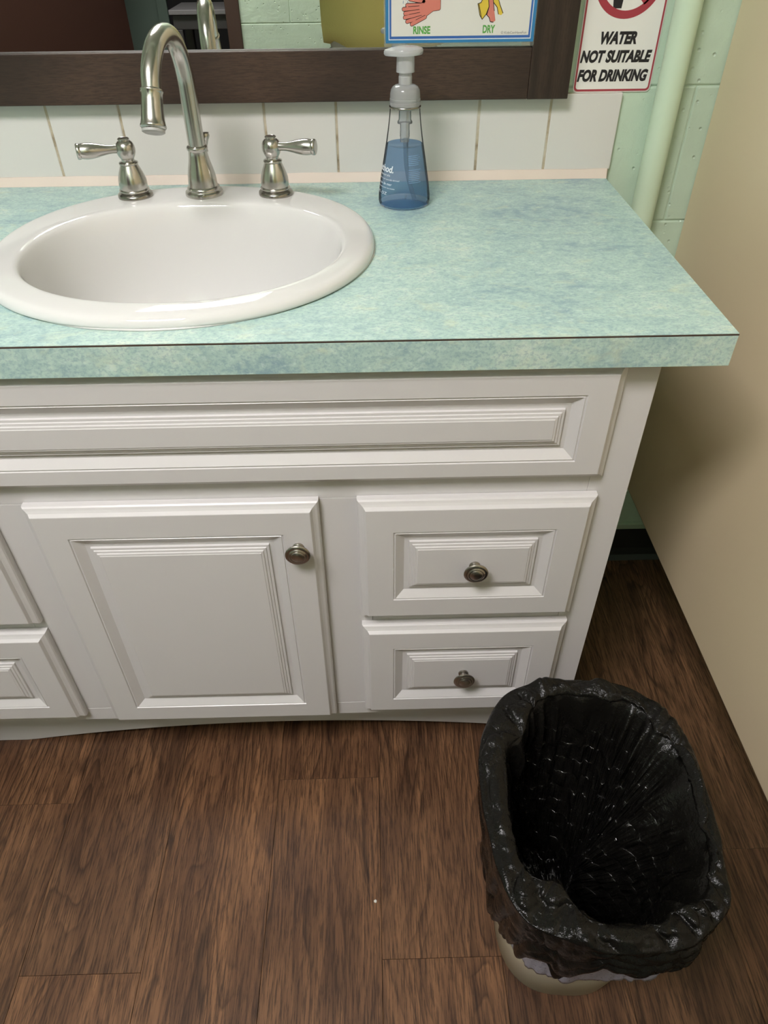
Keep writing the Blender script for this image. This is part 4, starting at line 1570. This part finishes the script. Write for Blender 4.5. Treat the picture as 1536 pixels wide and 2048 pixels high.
# fingers: four curl over the phone, the thumb leaves the side of the palm
for base, sgn in ((8, 1), (12, -1)):
    hx, hy, hz = bv[base]
    px_ = len(bv)
    bv.append((hx + 0.018 * sgn, hy + 0.035, hz + 0.012))
    br.append((0.030, 0.014))
    be.append((base, px_))
    for k in range(4):
        L = (0.030, 0.036, 0.033, 0.025)[k]
        ang = (-0.028 + 0.0185 * k)
        i0 = len(bv)
        bv += [(hx + 0.026 * sgn, hy + 0.052, hz + 0.012 - ang), (hx + (0.026 + L * 0.7) * sgn, hy + 0.060, hz + 0.012 - ang * 1.1), (hx + (0.026 + L * 1.25) * sgn, hy + 0.046, hz + 0.012 - ang * 1.1)]
        br += [0.0085, 0.008, 0.0068]
        be += [(px_, i0), (i0, i0 + 1), (i0 + 1, i0 + 2)]
    i0 = len(bv)
    bv += [(hx + 0.028 * sgn, hy + 0.018, hz + 0.034), (hx + 0.050 * sgn, hy + 0.020, hz + 0.046)]
    br += [0.010, 0.008]
    be += [(base, i0), (i0, i0 + 1)]
skin_obj('body', bv, be, br, MT['skin'], per)
# head
bm = bmesh.new()
hp = [(0.045, 0.05, 1.42), (0.052, 0.062, 1.445), (0.062, 0.078, 1.47), (0.071, 0.090, 1.51), (0.076, 0.096, 1.55), (0.077, 0.098, 1.58), (0.072, 0.094, 1.61), (0.058, 0.075, 1.635), (0.030, 0.040, 1.65)]
rings = []
for a, b, z in hp:
    r = []
    for i in range(40):
        th = tau * i / 40
        x, y = a * cos(th), b * sin(th) + 0.012
        g = math.exp(-((th - pi / 2) / 0.16) ** 2)
        y += 0.020 * g * math.exp(-((z - 1.515) / 0.022) ** 2)          # nose
        y += 0.005 * math.exp(-((th - pi / 2) / 0.3) ** 2) * math.exp(-((z - 1.478) / 0.010) ** 2)
        r.append((x, y, z))
    rings.append(r)
add_loft(bm, rings, True, True)
head = obj('head', bm, MT['skin'], per, True)
for sx in (-1, 1):
    bm = bmesh.new()
    bmesh.ops.create_uvsphere(bm, u_segments=16, v_segments=10, radius=0.011)
    obj('eye', bm, MT['undershirt'], head, True, loc=(sx * 0.030, 0.094, 1.540))
    bm = bmesh.new()
    bmesh.ops.create_uvsphere(bm, u_segments=16, v_segments=10, radius=0.02)
    e_ = obj('ear', bm, MT['skin'], head, True, loc=(sx * 0.077, 0.005, 1.53))
    e_.scale = (0.35, 0.7, 1.4)
bm = bmesh.new()
bmesh.ops.create_uvsphere(bm, u_segments=16, v_segments=8, radius=0.02)
m_ = obj('mouth', bm, MT['print_pink'], head, True, loc=(0, 0.094, 1.477))
m_.scale = (1.1, 0.3, 0.3)
bm = bmesh.new()
rings = []
for a, b, z in [(0.074, 0.070, 1.43), (0.083, 0.088, 1.50), (0.084, 0.098, 1.56), (0.081, 0.101, 1.60), (0.068, 0.086, 1.64), (0.035, 0.045, 1.662)]:
    r = []
    for i in range(40):
        th = tau * i / 40
        y = b * sin(th) + 0.004
        if z < 1.62:
            y = min(y, 0.012)
        r.append((a * cos(th), y, z))
    rings.append(r)
add_loft(bm, rings, True, True)
obj('hair', bm, MT['hair'], per, True)
# yellow sweatshirt: torso and sleeves
bm = bmesh.new()
rings = []
for a, b, z in [(0.172, 0.128, 0.846), (0.196, 0.150, 0.850), (0.200, 0.154, 0.90), (0.203, 0.156, 1.02), (0.200, 0.150, 1.12), (0.203, 0.145, 1.22), (0.200, 0.130, 1.30), (0.165, 0.105, 1.37), (0.085, 0.080, 1.415), (0.066, 0.07, 1.42)]:
    r = []
    for i in range(64):
        th = tau * i / 64
        w = 1 + 0.035 * noise.noise(Vector((cos(th) * 2.5, sin(th) * 2.5, z * 7)))
        lift = 0.0
        if z < 0.87:                       # uneven hem
            lift = 0.018 * fold(th, radians(150), 0.35) - 0.012 * fold(th, radians(95), 0.4)
        r.append((a * w * cos(th), b * w * sin(th), z + lift))
    rings.append(r)
add_loft(bm, rings, True, True)
for s in (-1, 1):
    el = (s * 0.228, 0.04, 1.085)
    wr = (-0.118, 0.285, 1.172) if s < 0 else (0.028, 0.285, 1.172)
    pth = smooth_path([(s * 0.150, -0.01, 1.345), (s * 0.205, 0.0, 1.23), el, ((el[0] + wr[0]) / 2, 0.17, 1.128), wr], 6)
    add_tube(bm, pth, [0.078 - 0.040 * i / (len(pth) - 1) for i in range(len(pth))], 24)
obj('sweatshirt', bm, MT['yellow_knit'], per, True)
bm = bmesh.new()
add_loft(bm, lathe_rings([(0.168, 0.835), (0.176, 0.845), (0.176, 0.90)], 48, 0, 0, 1.0, 0.76), True, True)
obj('undershirt', bm, MT['undershirt'], per, True)
bm = bmesh.new()
add_loft(bm, lathe_rings([(0.155, 0.76), (0.168, 0.80), (0.165, 0.845)], 40, 0, 0, 1.0, 0.76), True, True)
for s in (-1, 1):
    add_tube(bm, [(s * 0.085, 0, 0.83), (s * 0.095, 0.0, 0.70), (s * 0.10, 0.01, 0.48), (s * 0.10, 0.0, 0.28), (s * 0.10, -0.005, 0.06)], [0.095, 0.098, 0.075, 0.068, 0.066], 28)
obj('trousers', bm, MT['trousers'], per, True)
for s in (-1, 1):
    bm = bmesh.new()
    add_loft(bm, [[(s * 0.105 + 0.045 * k * cos(tau * i / 24), 0.05 + 0.14 * k * sin(tau * i / 24), z) for i in range(24)] for k, z in [(0.95, 0.0), (1.0, 0.01), (1.0, 0.03), (0.85, 0.06), (0.55, 0.085)]], True, True)
    obj('shoe', bm, MT['shoe'], per, True)
# phone held just behind the viewpoint
ph = empty('phone', (0.4855, -1.2300, 0.345))
ph.rotation_euler = (radians(-41), 0, 0)
tag(ph, 'dark phone held up in both hands in front of the counter', 'phone')
box('phone_body', -0.074, 0.068, -0.0085, -0.0005, -0.038, 0.038, MT['black'], ph, 0.003)
